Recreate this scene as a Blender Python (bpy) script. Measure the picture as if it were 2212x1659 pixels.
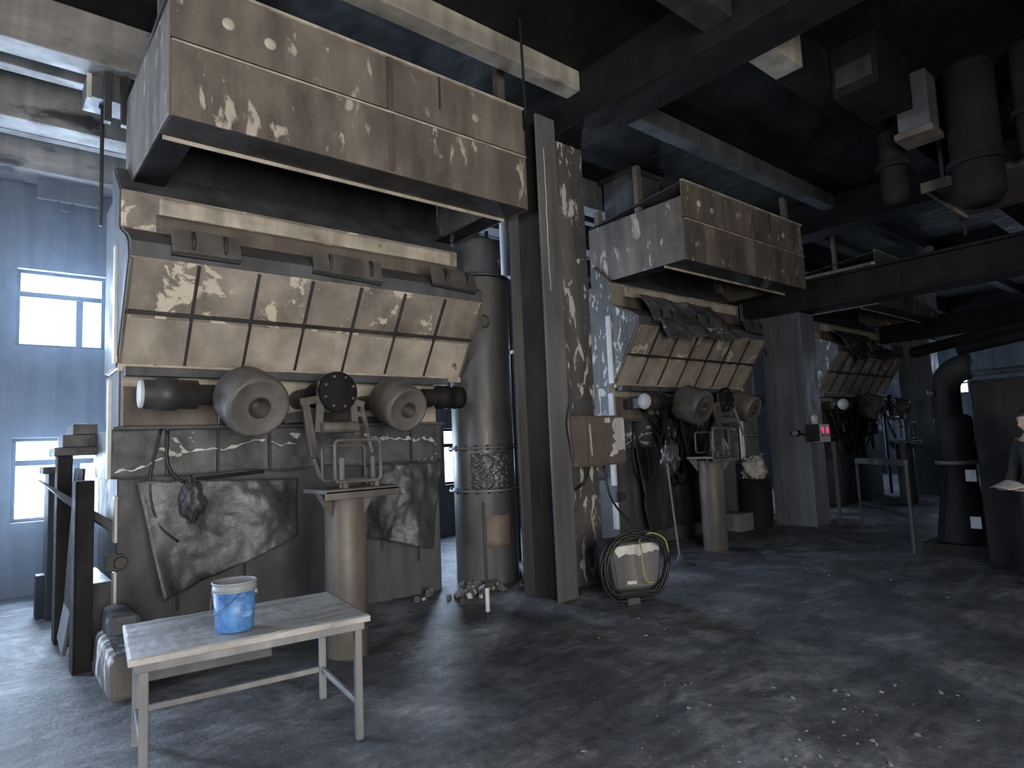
import bpy, bmesh, math, random
from mathutils import Vector, Matrix, noise
random.seed(7)
R = math.radians
for o in list(bpy.data.objects): bpy.data.objects.remove(o)
S = bpy.context.scene
COL = S.collection

# ------------------------------------------------------------------ camera
F, PW, PH = 1380.0, 2212, 1659
PITCH, ROLL, HEAD = R(5.35), R(2.5), R(40.0)
f0 = Vector((math.sin(HEAD), math.cos(HEAD), 0)); r0 = Vector((math.cos(HEAD), -math.sin(HEAD), 0)); u0 = Vector((0, 0, 1))
fw = f0*math.cos(PITCH) + u0*math.sin(PITCH); up = u0*math.cos(PITCH) - f0*math.sin(PITCH)
rr = r0*math.cos(ROLL) - up*math.sin(ROLL); uu = up*math.cos(ROLL) + r0*math.sin(ROLL)
cam = bpy.data.cameras.new('camera'); cam.sensor_width = 36; cam.lens = 36*F/PW; cam.clip_start = .05; cam.clip_end = 200
co = bpy.data.objects.new('camera', cam); COL.objects.link(co)
m = Matrix((rr, uu, -fw)).transposed().to_4x4(); m.translation = (0, 0, 1.65)
co.matrix_world = m
S.camera = co

# ------------------------------------------------------------------ world, lights, exposure
w = bpy.data.worlds.new('sky'); S.world = w; w.use_nodes = True
w.node_tree.nodes['Background'].inputs[0].default_value = (.86, .93, 1, 1)
w.node_tree.nodes['Background'].inputs[1].default_value = 4.0
S.view_settings.view_transform = 'Standard'; S.view_settings.look = 'None'
S.view_settings.gamma = 1; S.view_settings.use_curve_mapping = False
S.view_settings.exposure = 0.0
S.cycles.use_denoising = True
S.cycles.max_bounces = 6; S.cycles.diffuse_bounces = 4; S.cycles.glossy_bounces = 3; S.cycles.transparent_max_bounces = 12
S.cycles.sample_clamp_indirect = 6; S.cycles.caustics_reflective = False; S.cycles.caustics_refractive = False

def area(name, loc, direction, sx, sy, power, color, spread=180):
    L = bpy.data.lights.new(name, 'AREA'); L.shape = 'RECTANGLE'; L.size = sx; L.size_y = sy
    L.energy = power; L.color = color; L.spread = R(spread)
    o = bpy.data.objects.new(name, L); COL.objects.link(o); o.location = loc
    o.rotation_euler = Vector(direction).to_track_quat('-Z', 'Y').to_euler()
    return o
COOL = (.68, .82, 1.0); WARM = (1.0, .90, .78)
WIN_X = [-5.8, -2.5, .84, 4.14, 7.44, 10.74, 14.04, 17.34, 20.64, 23.9]      # window centres along the back wall
WIN_P = [1000, 1100, 750, 420, 380, 220, 170, 170, 170, 170]
for x, p in zip(WIN_X, WIN_P):
    area('daylight', (x, 10.78, 3.72), (0, -1, 0), 1.5, 1.5, p, COOL)
    area('daylight', (x, 10.78, 1.46), (0, -1, 0), 1.5, 1.5, p, COOL)
area('daylight', (-7.9, 4.5, 2.4), (1, 0, 0), 3.2, 2.8, 330, COOL)             # unseen gate in the left wall, placed as cool fill for the floor
area('daylight', (-.2, -4.0, 1.9), (0, 1, .1), 4.6, 3.4, 620, WARM)             # unseen gate behind the photographer, placed as warm fill for the fronts
for y in (6.6, 4.0, 1.4): area('daylight', (26.4, y, 3.2), (-1, 0, 0), 1.0, 1.3, 70, COOL)

# ------------------------------------------------------------------ materials
MATS = {}
def nodes(name):
    m = bpy.data.materials.new(name); m.use_nodes = True; nt = m.node_tree
    return m, nt, nt.nodes['Principled BSDF']
def plain(name, col, rough=.6, metal=0, emit=None, es=0):
    if name in MATS: return MATS[name]
    m, nt, b = nodes(name)
    b.inputs['Base Color'].default_value = (*col, 1); b.inputs['Roughness'].default_value = rough; b.inputs['Metallic'].default_value = metal
    if emit: b.inputs['Emission Color'].default_value = (*emit, 1); b.inputs['Emission Strength'].default_value = es
    MATS[name] = m; return m
def ramp(nt, fac, stops, interp='LINEAR'):
    r = nt.nodes.new('ShaderNodeValToRGB'); r.color_ramp.interpolation = interp
    e = r.color_ramp.elements
    while len(e) < len(stops): e.new(.5)
    for k, (p, c) in enumerate(stops):
        e[k].position = p; e[k].color = (*c, 1) if len(c) == 3 else c
    nt.links.new(fac, r.inputs[0]); return r.outputs[0]
def noise_tex(nt, vec, scale, detail=6, rough=.6, dist=0, wsock=None):
    n = nt.nodes.new('ShaderNodeTexNoise'); n.noise_dimensions = '4D'
    n.inputs['Scale'].default_value = scale; n.inputs['Detail'].default_value = detail
    n.inputs['Roughness'].default_value = rough; n.inputs['Distortion'].default_value = dist
    nt.links.new(vec, n.inputs['Vector'])
    if wsock: nt.links.new(wsock, n.inputs['W'])
    return n.outputs[0]
def grimy(name, dark, mid, peel=None, thr=.62, scale=1.6, stretch=(1, 1, 1), rough=.62, metal=0.0, bump=.25, pscale=4.0, soft=.02, spec=.4, dark2=None, streak=.35, bscale=26):
    """soot-covered surface: two tones of grime, vertical runs, and flakes of the old coat showing through"""
    if name in MATS: return MATS[name]
    m, nt, b = nodes(name); L = nt.links
    tc = nt.nodes.new('ShaderNodeTexCoord'); oi = nt.nodes.new('ShaderNodeObjectInfo')
    mul = nt.nodes.new('ShaderNodeMath'); mul.operation = 'MULTIPLY'; mul.inputs[1].default_value = 40; L.new(oi.outputs['Random'], mul.inputs[0])
    mp = nt.nodes.new('ShaderNodeMapping'); mp.inputs['Scale'].default_value = stretch; L.new(tc.outputs['Object'], mp.inputs[0])
    V, W = mp.outputs[0], mul.outputs[0]
    base = ramp(nt, noise_tex(nt, V, scale, 8, .65, .3, W), [(.30, dark), (.68, mid)])
    # runs down the face
    mp2 = nt.nodes.new('ShaderNodeMapping'); mp2.inputs['Scale'].default_value = (4.5, 4.5, .4); L.new(tc.outputs['Object'], mp2.inputs[0])
    run = ramp(nt, noise_tex(nt, mp2.outputs[0], 1.0, 3, .55, .4, W), [(.36, (1-streak,)*3), (.66, (1.08, 1.08, 1.08))])
    mx = nt.nodes.new('ShaderNodeMix'); mx.data_type = 'RGBA'; mx.blend_type = 'MULTIPLY'; mx.inputs[0].default_value = 1
    L.new(base, mx.inputs[6]); L.new(run, mx.inputs[7]); col = mx.outputs[2]
    if peel:
        f = ramp(nt, noise_tex(nt, V, pscale, 7, .62, .6, W), [(thr, (0, 0, 0)), (thr+soft, (1, 1, 1))])
        m2 = nt.nodes.new('ShaderNodeMix'); m2.data_type = 'RGBA'; L.new(f, m2.inputs[0]); L.new(col, m2.inputs[6])
        m2.inputs[7].default_value = (*peel, 1); col = m2.outputs[2]
    L.new(col, b.inputs['Base Color'])
    b.inputs['Metallic'].default_value = metal; b.inputs['Specular IOR Level'].default_value = spec
    rg = ramp(nt, noise_tex(nt, V, 7, 4, .6, 0, W), [(.3, (rough-.14,)*3), (.7, (min(1, rough+.18),)*3)]); L.new(rg, b.inputs['Roughness'])
    bp = nt.nodes.new('ShaderNodeBump'); bp.inputs['Strength'].default_value = bump; bp.inputs['Distance'].default_value = .02
    L.new(noise_tex(nt, tc.outputs['Object'], bscale, 6, .7, .2, W), bp.inputs['Height']); L.new(bp.outputs[0], b.inputs['Normal'])
    MATS[name] = m; return m

M = dict(
    hood=grimy('hood sheet', (.075, .064, .056), (.26, .222, .19), (.46, .41, .35), .595, 1.9, (1, 1, .42), .5, pscale=6.5, soft=.05, bump=.3, streak=.3),
    panel=grimy('hopper panel', (.15, .128, .112), (.42, .365, .31), (.64, .56, .46), .565, 2.0, (1, 1, .9), .5, pscale=3.4, soft=.03, streak=.2, bump=.3),
    lower=grimy('bounce-lit hopper panel', (.24, .21, .18), (.58, .51, .43), (.12, .10, .085), .66, 1.6, (1, 1, .9), .5, pscale=3.2, soft=.06, streak=.15, bump=.25),  # paler tone stands in for light bounced off the floor
    cream=grimy('old cream paint', (.34, .30, .25), (.66, .59, .49), (.10, .085, .07), .66, 2.2, (1, 1, 1.5), .6, pscale=6, soft=.03),
    grey=grimy('grey soot', (.048, .051, .058), (.126, .131, .142), None, .6, 1.4, (1, 1, .6), .55, bump=.15),
    rust=grimy('rusty grime', (.085, .070, .060), (.20, .165, .14), (.45, .39, .32), .68, 2.2, (1, 1, .6), .62, pscale=5),
    post=grimy('brown post', (.078, .066, .058), (.17, .147, .13), None, .6, 1.6, (1, 1, .6), .5, bump=.12),
    dark=grimy('dark soot', (.022, .021, .022), (.062, .059, .06), None, .6, 1.6, (1, 1, .6), .5, bump=.18),
    black=grimy('black soot', (.010, .010, .011), (.028, .027, .028), None, .6, 1.2, (1, 1, 1), .66, bump=.25, spec=.12),
    ceil=grimy('ceiling soot', (.006, .006, .0065), (.020, .0195, .020), (.06, .058, .056), .74, .8, (1, .5, 1), .6, pscale=1.6, soft=.14, bump=.3, spec=.15),
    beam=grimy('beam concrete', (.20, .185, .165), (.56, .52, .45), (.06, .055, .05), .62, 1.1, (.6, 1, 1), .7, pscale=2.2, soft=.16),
    conc=grimy('column concrete', (.06, .057, .056), (.15, .142, .138), (.50, .48, .46), .545, 1.5, (1.4, 1.4, .5), .5, pscale=6.5, soft=.03, bump=.45),
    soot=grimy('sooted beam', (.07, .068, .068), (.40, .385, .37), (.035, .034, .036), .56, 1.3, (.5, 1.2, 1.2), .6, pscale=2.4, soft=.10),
    steel=grimy('column steel', (.055, .055, .058), (.17, .165, .165), None, .6, .9, (1, 1, .3), .42, bump=.08),
    blue=grimy('blue grey steel', (.075, .085, .10), (.16, .175, .20), None, .6, .9, (1, 1, .5), .45, bump=.06),
    foil=grimy('sooty foil', (.040, .043, .048), (.16, .165, .175), (.62, .61, .60), .70, 2.0, (1, 1, .8), .34, metal=.35, pscale=5, bump=.35),
    wrap=grimy('lagging', (.045, .047, .052), (.14, .141, .147), (.50, .49, .47), .61, 2.0, (.7, 1, 1.2), .45, pscale=4.2, soft=.015, bump=.35),
    white=grimy('white paint', (.42, .41, .40), (.72, .71, .69), None, .6, 3, (1, 1, .6), .5, bump=.1),
    drum=grimy('drum iron', (.075, .070, .066), (.165, .153, .142), None, .6, 2.2, (1, 1, 1), .48, bump=.1),
    wall=grimy('wall plaster', (.055, .065, .085), (.115, .135, .165), (.20, .22, .25), .68, .7, (1, 1, .7), .75, pscale=1.7, soft=.12),
    wood=grimy('table board', (.15, .148, .148), (.52, .51, .50), (.70, .69, .68), .62, 1.8, (.8, 6, 1), .5, pscale=3, soft=.1, streak=0),
    leg=grimy('table steel', (.15, .155, .165), (.27, .275, .285), None, .6, 3, (1, 1, .4), .5, bump=.08),
    pail=grimy('blue pail', (.022, .07, .24), (.11, .29, .60), (.30, .50, .74), .60, 9, (1, 1, 1), .42, pscale=12, soft=.1, bump=.06, streak=.1),
    box=grimy('control box', (.085, .07, .06), (.15, .125, .11), None, .6, 1.6, (1, 1, .7), .5, bump=.06, streak=.12),
)
GL = plain('rim plastic', (.22, .23, .25), .5)
RUB = plain('black rubber', (.012, .012, .013), .5)
RUBG = plain('grey rubber', (.05, .05, .053), .45)
YEL = plain('yellow cable', (.30, .28, .10), .5)
CHR = plain('chrome', (.7, .7, .72), .25, .8)
LED = plain('red digits', (.3, 0, .03), .5, 0, (1, .02, .10), 2.2)
INK = plain('dark lettering', (.01, .02, .04), .5)
PALE = plain('pale plate', (.42, .40, .38), .5)

def floor_mat():
    m, nt, b = nodes('soot floor'); L = nt.links
    tc = nt.nodes.new('ShaderNodeTexCoord'); V = tc.outputs['Object']
    base = ramp(nt, noise_tex(nt, V, 1.1, 10, .72, .8), [(.32, (.028, .031, .038)), (.50, (.105, .113, .131)), (.66, (.30, .312, .335))])
    fine = ramp(nt, noise_tex(nt, V, 14, 8, .75, .3), [(.3, (.62, .62, .62)), (.7, (1.3, 1.3, 1.3))])
    mx = nt.nodes.new('ShaderNodeMix'); mx.data_type = 'RGBA'; mx.blend_type = 'MULTIPLY'; mx.inputs[0].default_value = 1
    L.new(base, mx.inputs[6]); L.new(fine, mx.inputs[7])
    mp = nt.nodes.new('ShaderNodeMapping'); mp.inputs['Rotation'].default_value = (0, 0, R(-38)); mp.inputs['Scale'].default_value = (1.1, 4.2, 1); L.new(V, mp.inputs[0])
    stk = ramp(nt, noise_tex(nt, mp.outputs[0], 2.2, 7, .68, 1.2), [(.34, (.55, .55, .56)), (.64, (1.35, 1.35, 1.34))])
    mx0 = nt.nodes.new('ShaderNodeMix'); mx0.data_type = 'RGBA'; mx0.blend_type = 'MULTIPLY'; mx0.inputs[0].default_value = 1
    L.new(mx.outputs[2], mx0.inputs[6]); L.new(stk, mx0.inputs[7]); mx = mx0
    fl = ramp(nt, noise_tex(nt, V, 5.5, 9, .72, .4), [(.66, (0, 0, 0)), (.70, (1, 1, 1))])
    m2 = nt.nodes.new('ShaderNodeMix'); m2.data_type = 'RGBA'; L.new(fl, m2.inputs[0]); L.new(mx.outputs[2], m2.inputs[6]); m2.inputs[7].default_value = (.34, .35, .37, 1)
    L.new(m2.outputs[2], b.inputs['Base Color']); b.inputs['Roughness'].default_value = .5; b.inputs['Specular IOR Level'].default_value = .4
    bp = nt.nodes.new('ShaderNodeBump'); bp.inputs['Strength'].default_value = .9; bp.inputs['Distance'].default_value = .07
    L.new(noise_tex(nt, V, 5, 10, .72, .15), bp.inputs['Height']); L.new(bp.outputs[0], b.inputs['Normal'])
    return m
def glass_mat():
    m, nt, b = nodes('window glass')
    t = nt.nodes.new('ShaderNodeBsdfTransparent'); t.inputs[0].default_value = (.93, .96, 1, 1)
    g = nt.nodes.new('ShaderNodeBsdfGlossy'); g.inputs['Roughness'].default_value = .1
    x = nt.nodes.new('ShaderNodeMixShader'); x.inputs[0].default_value = .06
    nt.links.new(t.outputs[0], x.inputs[1]); nt.links.new(g.outputs[0], x.inputs[2])
    nt.links.new(x.outputs[0], nt.nodes['Material Output'].inputs[0]); return m
GLASS = glass_mat()

# ------------------------------------------------------------------ mesh builder
class MB:
    def __init__(s): s.v = []; s.f = []; s.sm = []
    def add(s, v, f, smooth=False):
        n = len(s.v); s.v += [Vector(p) for p in v]; s.f += [tuple(i+n for i in q) for q in f]; s.sm += [smooth]*len(f); return s
    def box(s, x0, x1, y0, y1, z0, z1):
        return s.add([(x0,y0,z0),(x1,y0,z0),(x1,y1,z0),(x0,y1,z0),(x0,y0,z1),(x1,y0,z1),(x1,y1,z1),(x0,y1,z1)],
                     [(0,3,2,1),(4,5,6,7),(0,1,5,4),(1,2,6,5),(2,3,7,6),(3,0,4,7)])
    def obox(s, c, size, rot):
        a, b, d = [k/2 for k in size]; from mathutils import Euler
        q = Euler([R(t) for t in rot]).to_matrix(); c = Vector(c)
        P = [(-a,-b,-d),(a,-b,-d),(a,b,-d),(-a,b,-d),(-a,-b,d),(a,-b,d),(a,b,d),(-a,b,d)]
        return s.add([c + q @ Vector(p) for p in P], [(0,3,2,1),(4,5,6,7),(0,1,5,4),(1,2,6,5),(2,3,7,6),(3,0,4,7)])
    def prism(s, prof, x0, x1):                      # prof in (y,z), extruded along x
        n = len(prof)
        v = [(x0, y, z) for y, z in prof] + [(x1, y, z) for y, z in prof]
        f = [tuple(range(n)), tuple(range(2*n-1, n-1, -1))] + [(i, i+n, (i+1) % n+n, (i+1) % n) for i in range(n)]
        return s.add(v, f)
    def bar(s, p, q, wd, ht, upv=(0, 0, 1)):          # rectangular bar from p to q
        p, q = Vector(p), Vector(q); d = (q-p).normalized(); u = Vector(upv)
        if abs(d.dot(u)) > .97: u = Vector((0, 1, 0))
        a = d.cross(u).normalized(); b = a.cross(d)
        v = [e + a*(i*wd/2) + b*(j*ht/2) for e in (p, q) for i, j in ((-1,-1),(1,-1),(1,1),(-1,1))]
        return s.add(v, [(0,1,2,3),(7,6,5,4),(0,4,5,1),(1,5,6,2),(2,6,7,3),(3,7,4,0)])
    def lathe(s, c, axis, prof, n=32, caps=True):     # prof: (offset along axis, radius)
        c = Vector(c); d = Vector(axis).normalized(); a = d.orthogonal().normalized(); b = d.cross(a)
        v = []; f = []
        for t, r in prof:
            for k in range(n):
                q = 2*math.pi*k/n; v.append(c + d*t + a*(r*math.cos(q)) + b*(r*math.sin(q)))
        for i in range(len(prof)-1):
            for k in range(n): f.append((i*n+k, i*n+(k+1) % n, (i+1)*n+(k+1) % n, (i+1)*n+k))
        s.add(v, f, True)
        if caps:
            m_ = len(s.v)-len(v)
            s.f += [tuple(m_+k for k in range(n-1, -1, -1)), tuple(m_+(len(prof)-1)*n+k for k in range(n))]; s.sm += [False]*2
        return s
    def cyl(s, p, q, r, n=24, r2=None):
        p, q = Vector(p), Vector(q); return s.lathe(p, q-p, [(0, r), ((q-p).length, r2 if r2 is not None else r)], n)
    def tube(s, pts, r, n=10):
        pts = [Vector(p) for p in pts]; base = len(s.v); a = None; v = []; f = []
        for i, p in enumerate(pts):
            d = (pts[min(i+1, len(pts)-1)] - pts[max(i-1, 0)]).normalized()
            a = (a - d*a.dot(d)).normalized() if a is not None and (a - d*a.dot(d)).length > 1e-4 else d.orthogonal().normalized()
            b = d.cross(a)
            for k in range(n):
                q = 2*math.pi*k/n; v.append(p + a*(r*math.cos(q)) + b*(r*math.sin(q)))
        for i in range(len(pts)-1):
            for k in range(n): f.append((i*n+k, i*n+(k+1) % n, (i+1)*n+(k+1) % n, (i+1)*n+k))
        f += [tuple(range(n-1, -1, -1)), tuple((len(pts)-1)*n+k for k in range(n))]
        return s.add(v, f, True)
    def grid(s, fn, nu, nv, smooth=True):
        v = [fn(i/nu, j/nv) for j in range(nv+1) for i in range(nu+1)]
        f = [(j*(nu+1)+i, j*(nu+1)+i+1, (j+1)*(nu+1)+i+1, (j+1)*(nu+1)+i) for j in range(nv) for i in range(nu)]
        return s.add(v, f, smooth)
    def build(s, name, mat, parent=None, bevel=.006, solid=0, origin=None, sub=0):
        org = Vector(origin) if origin else (Vector(parent['_o']) if parent and '_o' in parent else Vector((0, 0, 0)))
        me = bpy.data.meshes.new(name); me.from_pydata([p-org for p in s.v], [], s.f); me.update()
        me.polygons.foreach_set('use_smooth', s.sm)
        bm = bmesh.new(); bm.from_mesh(me); bmesh.ops.recalc_face_normals(bm, faces=bm.faces); bm.to_mesh(me); bm.free()
        o = bpy.data.objects.new(name, me); COL.objects.link(o); me.materials.append(mat)
        if parent: o.parent = parent
        o['_o'] = tuple(org)
        if parent is None: o.location = org
        if solid: md = o.modifiers.new('thickness', 'SOLIDIFY'); md.thickness = solid; md.offset = 0
        if sub: md = o.modifiers.new('smooth', 'SUBSURF'); md.levels = md.render_levels = sub
        if bevel and any(not q for q in s.sm):
            md = o.modifiers.new('edges', 'BEVEL'); md.width = bevel; md.segments = 2; md.limit_method = 'ANGLE'; md.angle_limit = R(50)
        return o

def arc(c, a, b, r, t0, t1, n=12):
    c, a, b = Vector(c), Vector(a), Vector(b)
    return [c + a*(r*math.cos(R(t0+(t1-t0)*k/n))) + b*(r*math.sin(R(t0+(t1-t0)*k/n))) for k in range(n+1)]
def curve_pts(pts, n=8):                              # Catmull-Rom through points
    P = [Vector(p) for p in pts]; P = [2*P[0]-P[1]] + P + [2*P[-1]-P[-2]]; out = []
    for i in range(1, len(P)-2):
        for k in range(n):
            t = k/n; a, b, c, d = P[i-1:i+3]
            out.append(.5*((2*b) + (c-a)*t + (2*a-5*b+4*c-d)*t*t + (3*b-a-3*c+d)*t**3))
    return out + [P[-2]]
def tag(o, label, cat, group=None):
    o['label'] = label; o['category'] = cat
    if group: o['group'] = group
    return o
def thing(name, label, cat, loc, group=None):
    o = bpy.data.objects.new(name, None); COL.objects.link(o); o.location = loc; o['_o'] = tuple(loc); o.empty_display_size = .1
    return tag(o, label, cat, group)
def struct(o): o['kind'] = 'structure'; return o
def kids(o): return [c for c in bpy.data.objects if c.parent == o]
def copy_tree(o, dx=(0, 0, 0), label=None, parent=None, skip=()):
    c = o.copy(); COL.objects.link(c)
    if parent: c.parent = parent
    else: c.location = Vector(o.location) + Vector(dx)
    if label: c['label'] = label
    for k in kids(o):
        if k.name.split('.')[0] not in skip: copy_tree(k, parent=c, skip=skip)
    return c
BAY = 6.6

# ================================================================== THE SETTING
def fz(x, y):
    d = .018*noise.noise((x*1.3, y*1.3, 0)) + .010*noise.noise((x*4, y*4, 3)) + .006*noise.noise((x*9, y*9, 5))
    return d - .012
b = MB(); X0, X1, Y0, Y1 = -7.5, 26, -3.6, 10.4
b.grid(lambda u, v: (X0+(X1-X0)*u, Y0+(Y1-Y0)*v, fz(X0+(X1-X0)*u, Y0+(Y1-Y0)*v)), 420, 210)
struct(b.build('floor', floor_mat(), bevel=0))
ZC = 5.88
struct(MB().box(X0, X1, Y0, Y1+.3, ZC, ZC+.25).build('ceiling', M['ceil']))
# back wall with two rows of windows
def wall_with_holes(name, axis, at, th, a0, a1, z1, holes, mat):
    """wall along x (axis 0) or y (axis 1); holes = (a0,a1,z0,z1)"""
    bb = MB(); cuts = sorted({a0, a1} | {h[0] for h in holes} | {h[1] for h in holes})
    for p, q in zip(cuts, cuts[1:]):
        hs = sorted([(h[2], h[3]) for h in holes if h[0] <= p+1e-6 and h[1] >= q-1e-6]); z = -.2
        for lo, hi in hs + [(z1, None)]:
            if lo > z:
                if axis == 0: bb.box(p, q, at, at+th, z, lo)
                else: bb.box(at, at+th, p, q, z, lo)
            z = hi
    return struct(bb.build(name, mat, bevel=0))
holes = [(x-.5, x+.5, z0, z1) for x in WIN_X for z0, z1 in ((.92, 2.0), (3.2, 4.24))]
wall_with_holes('wall_back', 0, 10.4, .3, X0, X1, ZC, holes, M['wall'])
wall_with_holes('wall_left', 1, X0-.3, .3, Y0, Y1, ZC, [(3.0, 6.0, 1.0, 3.8)], M['wall'])
wall_with_holes('wall_front', 0, Y0-.3, .3, X0, X1, ZC, [(-2.6, 2.2, .02, 3.7)], M['wall'])
EW = [(6.7, 7.35, 2.7, 3.8), (3.5, 4.5, 2.6, 3.8), (.9, 1.9, 2.6, 3.8)]
wall_with_holes('wall_right', 1, X1, .3, Y0, Y1, ZC, EW, M['wall'])
n = 0
for (x0, x1, z0, z1) in holes:
    n += 1; f = MB(); t = .045
    f.box(x0, x1, 10.5, 10.56, z0, z0+t).box(x0, x1, 10.5, 10.56, z1-t, z1).box(x0, x0+t, 10.5, 10.56, z0+t, z1-t).box(x1-t, x1, 10.5, 10.56, z0+t, z1-t)
    zt = z1-.36
    f.box(x0+t, x1-t, 10.5, 10.56, zt, zt+.07).box(x0+.66, x0+.74, 10.5, 10.56, z0+t, zt)
    o = struct(f.build('window_%d' % n, M['black']))
    MB().box(x0+t, x1-t, 10.525, 10.531, z0+t, z1-t).build('glass_pane', GLASS, o, bevel=0)
for (y0, y1, z0, z1) in EW:
    n += 1; f = MB(); t = .05
    f.box(26.1, 26.16, y0, y1, z0, z0+t).box(26.1, 26.16, y0, y1, z1-t, z1).box(26.1, 26.16, y0, y0+t, z0+t, z1-t).box(26.1, 26.16, y1-t, y1, z0+t, z1-t).box(26.1, 26.16, y0+t, y1-t, z0+.35, z0+.4)
    o = struct(f.build('window_%d' % n, M['dark']))
    MB().box(26.125, 26.131, y0+t, y1-t, z0+t, z1-t).build('glass_pane', GLASS, o, bevel=0)
# concrete ceiling beams: cross beams over the columns, lengthwise ribs between them
CB = [(-1.4, -.85), (5.2, 5.75), (11.8, 12.35), (18.4, 18.95), (25, 25.5)]
for k, (p, q) in enumerate(CB): struct(MB().box(p, q, Y0, Y1, 5.3, ZC).build('trim_%d' % (k+1), M['ceil'], bevel=.012))
n = len(CB)
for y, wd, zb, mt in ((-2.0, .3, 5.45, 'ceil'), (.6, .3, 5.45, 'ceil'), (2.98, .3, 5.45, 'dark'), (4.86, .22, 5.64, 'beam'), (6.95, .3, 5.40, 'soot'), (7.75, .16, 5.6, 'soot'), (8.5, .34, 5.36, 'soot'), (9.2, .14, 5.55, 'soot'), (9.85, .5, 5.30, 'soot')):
    for (p, q) in zip([c[1] for c in CB], [c[0] for c in CB[1:]]):
        if mt == 'dark' and 5 < p < 6:  # near stretch painted lighter, the rest near black, for warm lamplight
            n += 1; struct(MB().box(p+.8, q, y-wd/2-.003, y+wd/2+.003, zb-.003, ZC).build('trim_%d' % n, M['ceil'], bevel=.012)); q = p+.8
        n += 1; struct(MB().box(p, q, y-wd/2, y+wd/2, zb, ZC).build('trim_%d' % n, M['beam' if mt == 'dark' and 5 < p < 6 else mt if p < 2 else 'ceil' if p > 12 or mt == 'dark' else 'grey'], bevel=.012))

# ================================================================== COLUMNS
def h_column(x0, x1, y0, y1, z1, label):
    t = thing('steel_column', label, 'column', ((x0+x1)/2, (y0+y1)/2, 0), 'steel columns along the machine row')
    f = .028
    MB().box(x0, x1, y0, y0+f, -.03, z1).build('flange', M['steel'], t)
    MB().box(x0, x1, y1-f, y1, -.03, z1).build('flange', M['steel'], t)
    MB().box((x0+x1)/2-.012, (x0+x1)/2+.012, y0+f, y1-f, -.03, z1).build('web', M['dark'], t)
    return t
h_column(4.66, 4.95, 4.95, 5.5, 5.3, 'grey steel H column standing in front of the peeling concrete column')
o = MB().tube([(4.76+.012*noise.noise((0, z*4, 1)), 4.948, z) for z in [3.3+.06*k for k in range(28)]], .005, 6).build('paint_drip', M['white'], bevel=0, origin=(4.76, 4.948, 3.3)); tag(o, 'thin pale drip running down the steel H column', 'drip')
c = MB().box(5.2, 5.75, 5.3, 5.95, -.03, 5.3).build('concrete_column', M['conc'], origin=(5.47, 5.6, 0)); tag(c, 'peeling concrete column behind the steel column and the brown control box', 'column')
c = MB().box(4.99, 5.06, 5.1, 5.5, -.03, 5.3).build('cable_duct', M['black'], origin=(5.02, 5.3, 0)); tag(c, 'narrow black conduit running up between steel and concrete columns', 'conduit')
BC = 'smooth grey box columns carrying the cross girders'
c = thing('box_column', 'smooth blue-grey box column with the red number display on it', 'column', (11.47, 5.67, 0), BC)
MB().box(11.2, 11.75, 5.3, 6.05, -.03, 3.78).build('shaft', M['blue'], c, bevel=.02)
c2 = copy_tree(c, (BAY, 0, 0), 'farther blue-grey box column right of the third machine')
GG = 'black girders crossing the aisle'
g = thing('cross_girder', 'long black girder resting on the box column that has the number display', 'girder', (11.47, 0, 3.78), GG)
bb = MB()
for (z0, z1, hw) in ((3.78, 3.83, .28), (3.83, 4.27, .2), (4.27, 4.32, .28)): bb.box(11.47-hw, 11.47+hw, -3.58, 6.4, z0, z1)
bb.build('beam', M['black'], g)
MB().box(11.2, 11.74, 6.41, 6.44, 3.80, 4.30).build('end_plate', M['grey'], g)
for y in (1.2, 3.2): MB().lathe((11.2, y, 4.36), (1, 0, 0), [(0, .06), (.04, .06)], 16).build('lug', M['dark'], g)
copy_tree(g, (BAY, 0, 0), 'second black girder deeper in the hall, past the first')
# braces below the far girder
for p, q, r_, lab in (((17.6, 5.6, 3.45), (17.6, -1.5, 4.5), .13, 'upper black sloping brace below the far girder'), ((16.2, 4.3, 3.25), (16.2, -1.5, 4.0), .12, 'lower black sloping brace below the far girder'), ((19.5, 7.4, 2.9), (19.5, -2, 3.0), .08, 'thin level pipe below the sloping braces')):
    o = MB().cyl(p, q, r_, 20).build('sloping_brace' if r_ > .1 else 'level_pipe', M['black'] if r_ > .1 else M['grey'], origin=p); tag(o, lab, 'brace' if r_ > .1 else 'pipe')

# ================================================================== MACHINE (built once, copied)
MACH = 'hopper machines in a row'
HL = ['nearest soot-covered hopper machine behind the table and bucket', 'middle hopper machine between the concrete column and the box column', 'farthest hopper machine right of the number display']
t = thing('mixing_machine', HL[0], 'machine', (2.7, 6.5, 0), MACH)
XL, XR = .92, 4.55
MB().box(.94, 4.25, 6.5, 7.6, -.03, 1.55).build('base_casing', M['grey'], t, bevel=.015)
# lagged band with its ribs
def band(u, v):
    x = .88+3.36*u; z = 1.5+.42*v
    return (x, 6.41-.02*noise.noise((x*3, z*4, 1))-.015*noise.noise((x*9, z*9, 2)), z + (.03*noise.noise((x*2.3, 0, 4)) if v == 0 else 0))
MB().grid(band, 90, 14).build('lagging_sheet', M['wrap'], t, bevel=0, solid=.012)
MB().box(0.88, .9, 6.42, 7.5, 1.5, 1.92).build('side_lagging', M['wrap'], t)
MB().box(.9, 4.26, 6.36, 6.47, 1.915, 1.945).build('ledge', M['grey'], t)
for x in (1.29, 1.72, 2.2, 3.2, 3.8): MB().box(x, x+.02, 6.36, 6.41, 1.5, 1.92).build('stiffener', M['dark'], t)
MB().box(.96, 4.25, 6.52, 7.3, 1.55, 2.46).build('neck', M['cream'], t)
MB().box(.97, 1.75, 6.46, 6.515, 1.95, 2.3).build('neck_cover', M['rust'], t)
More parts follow.
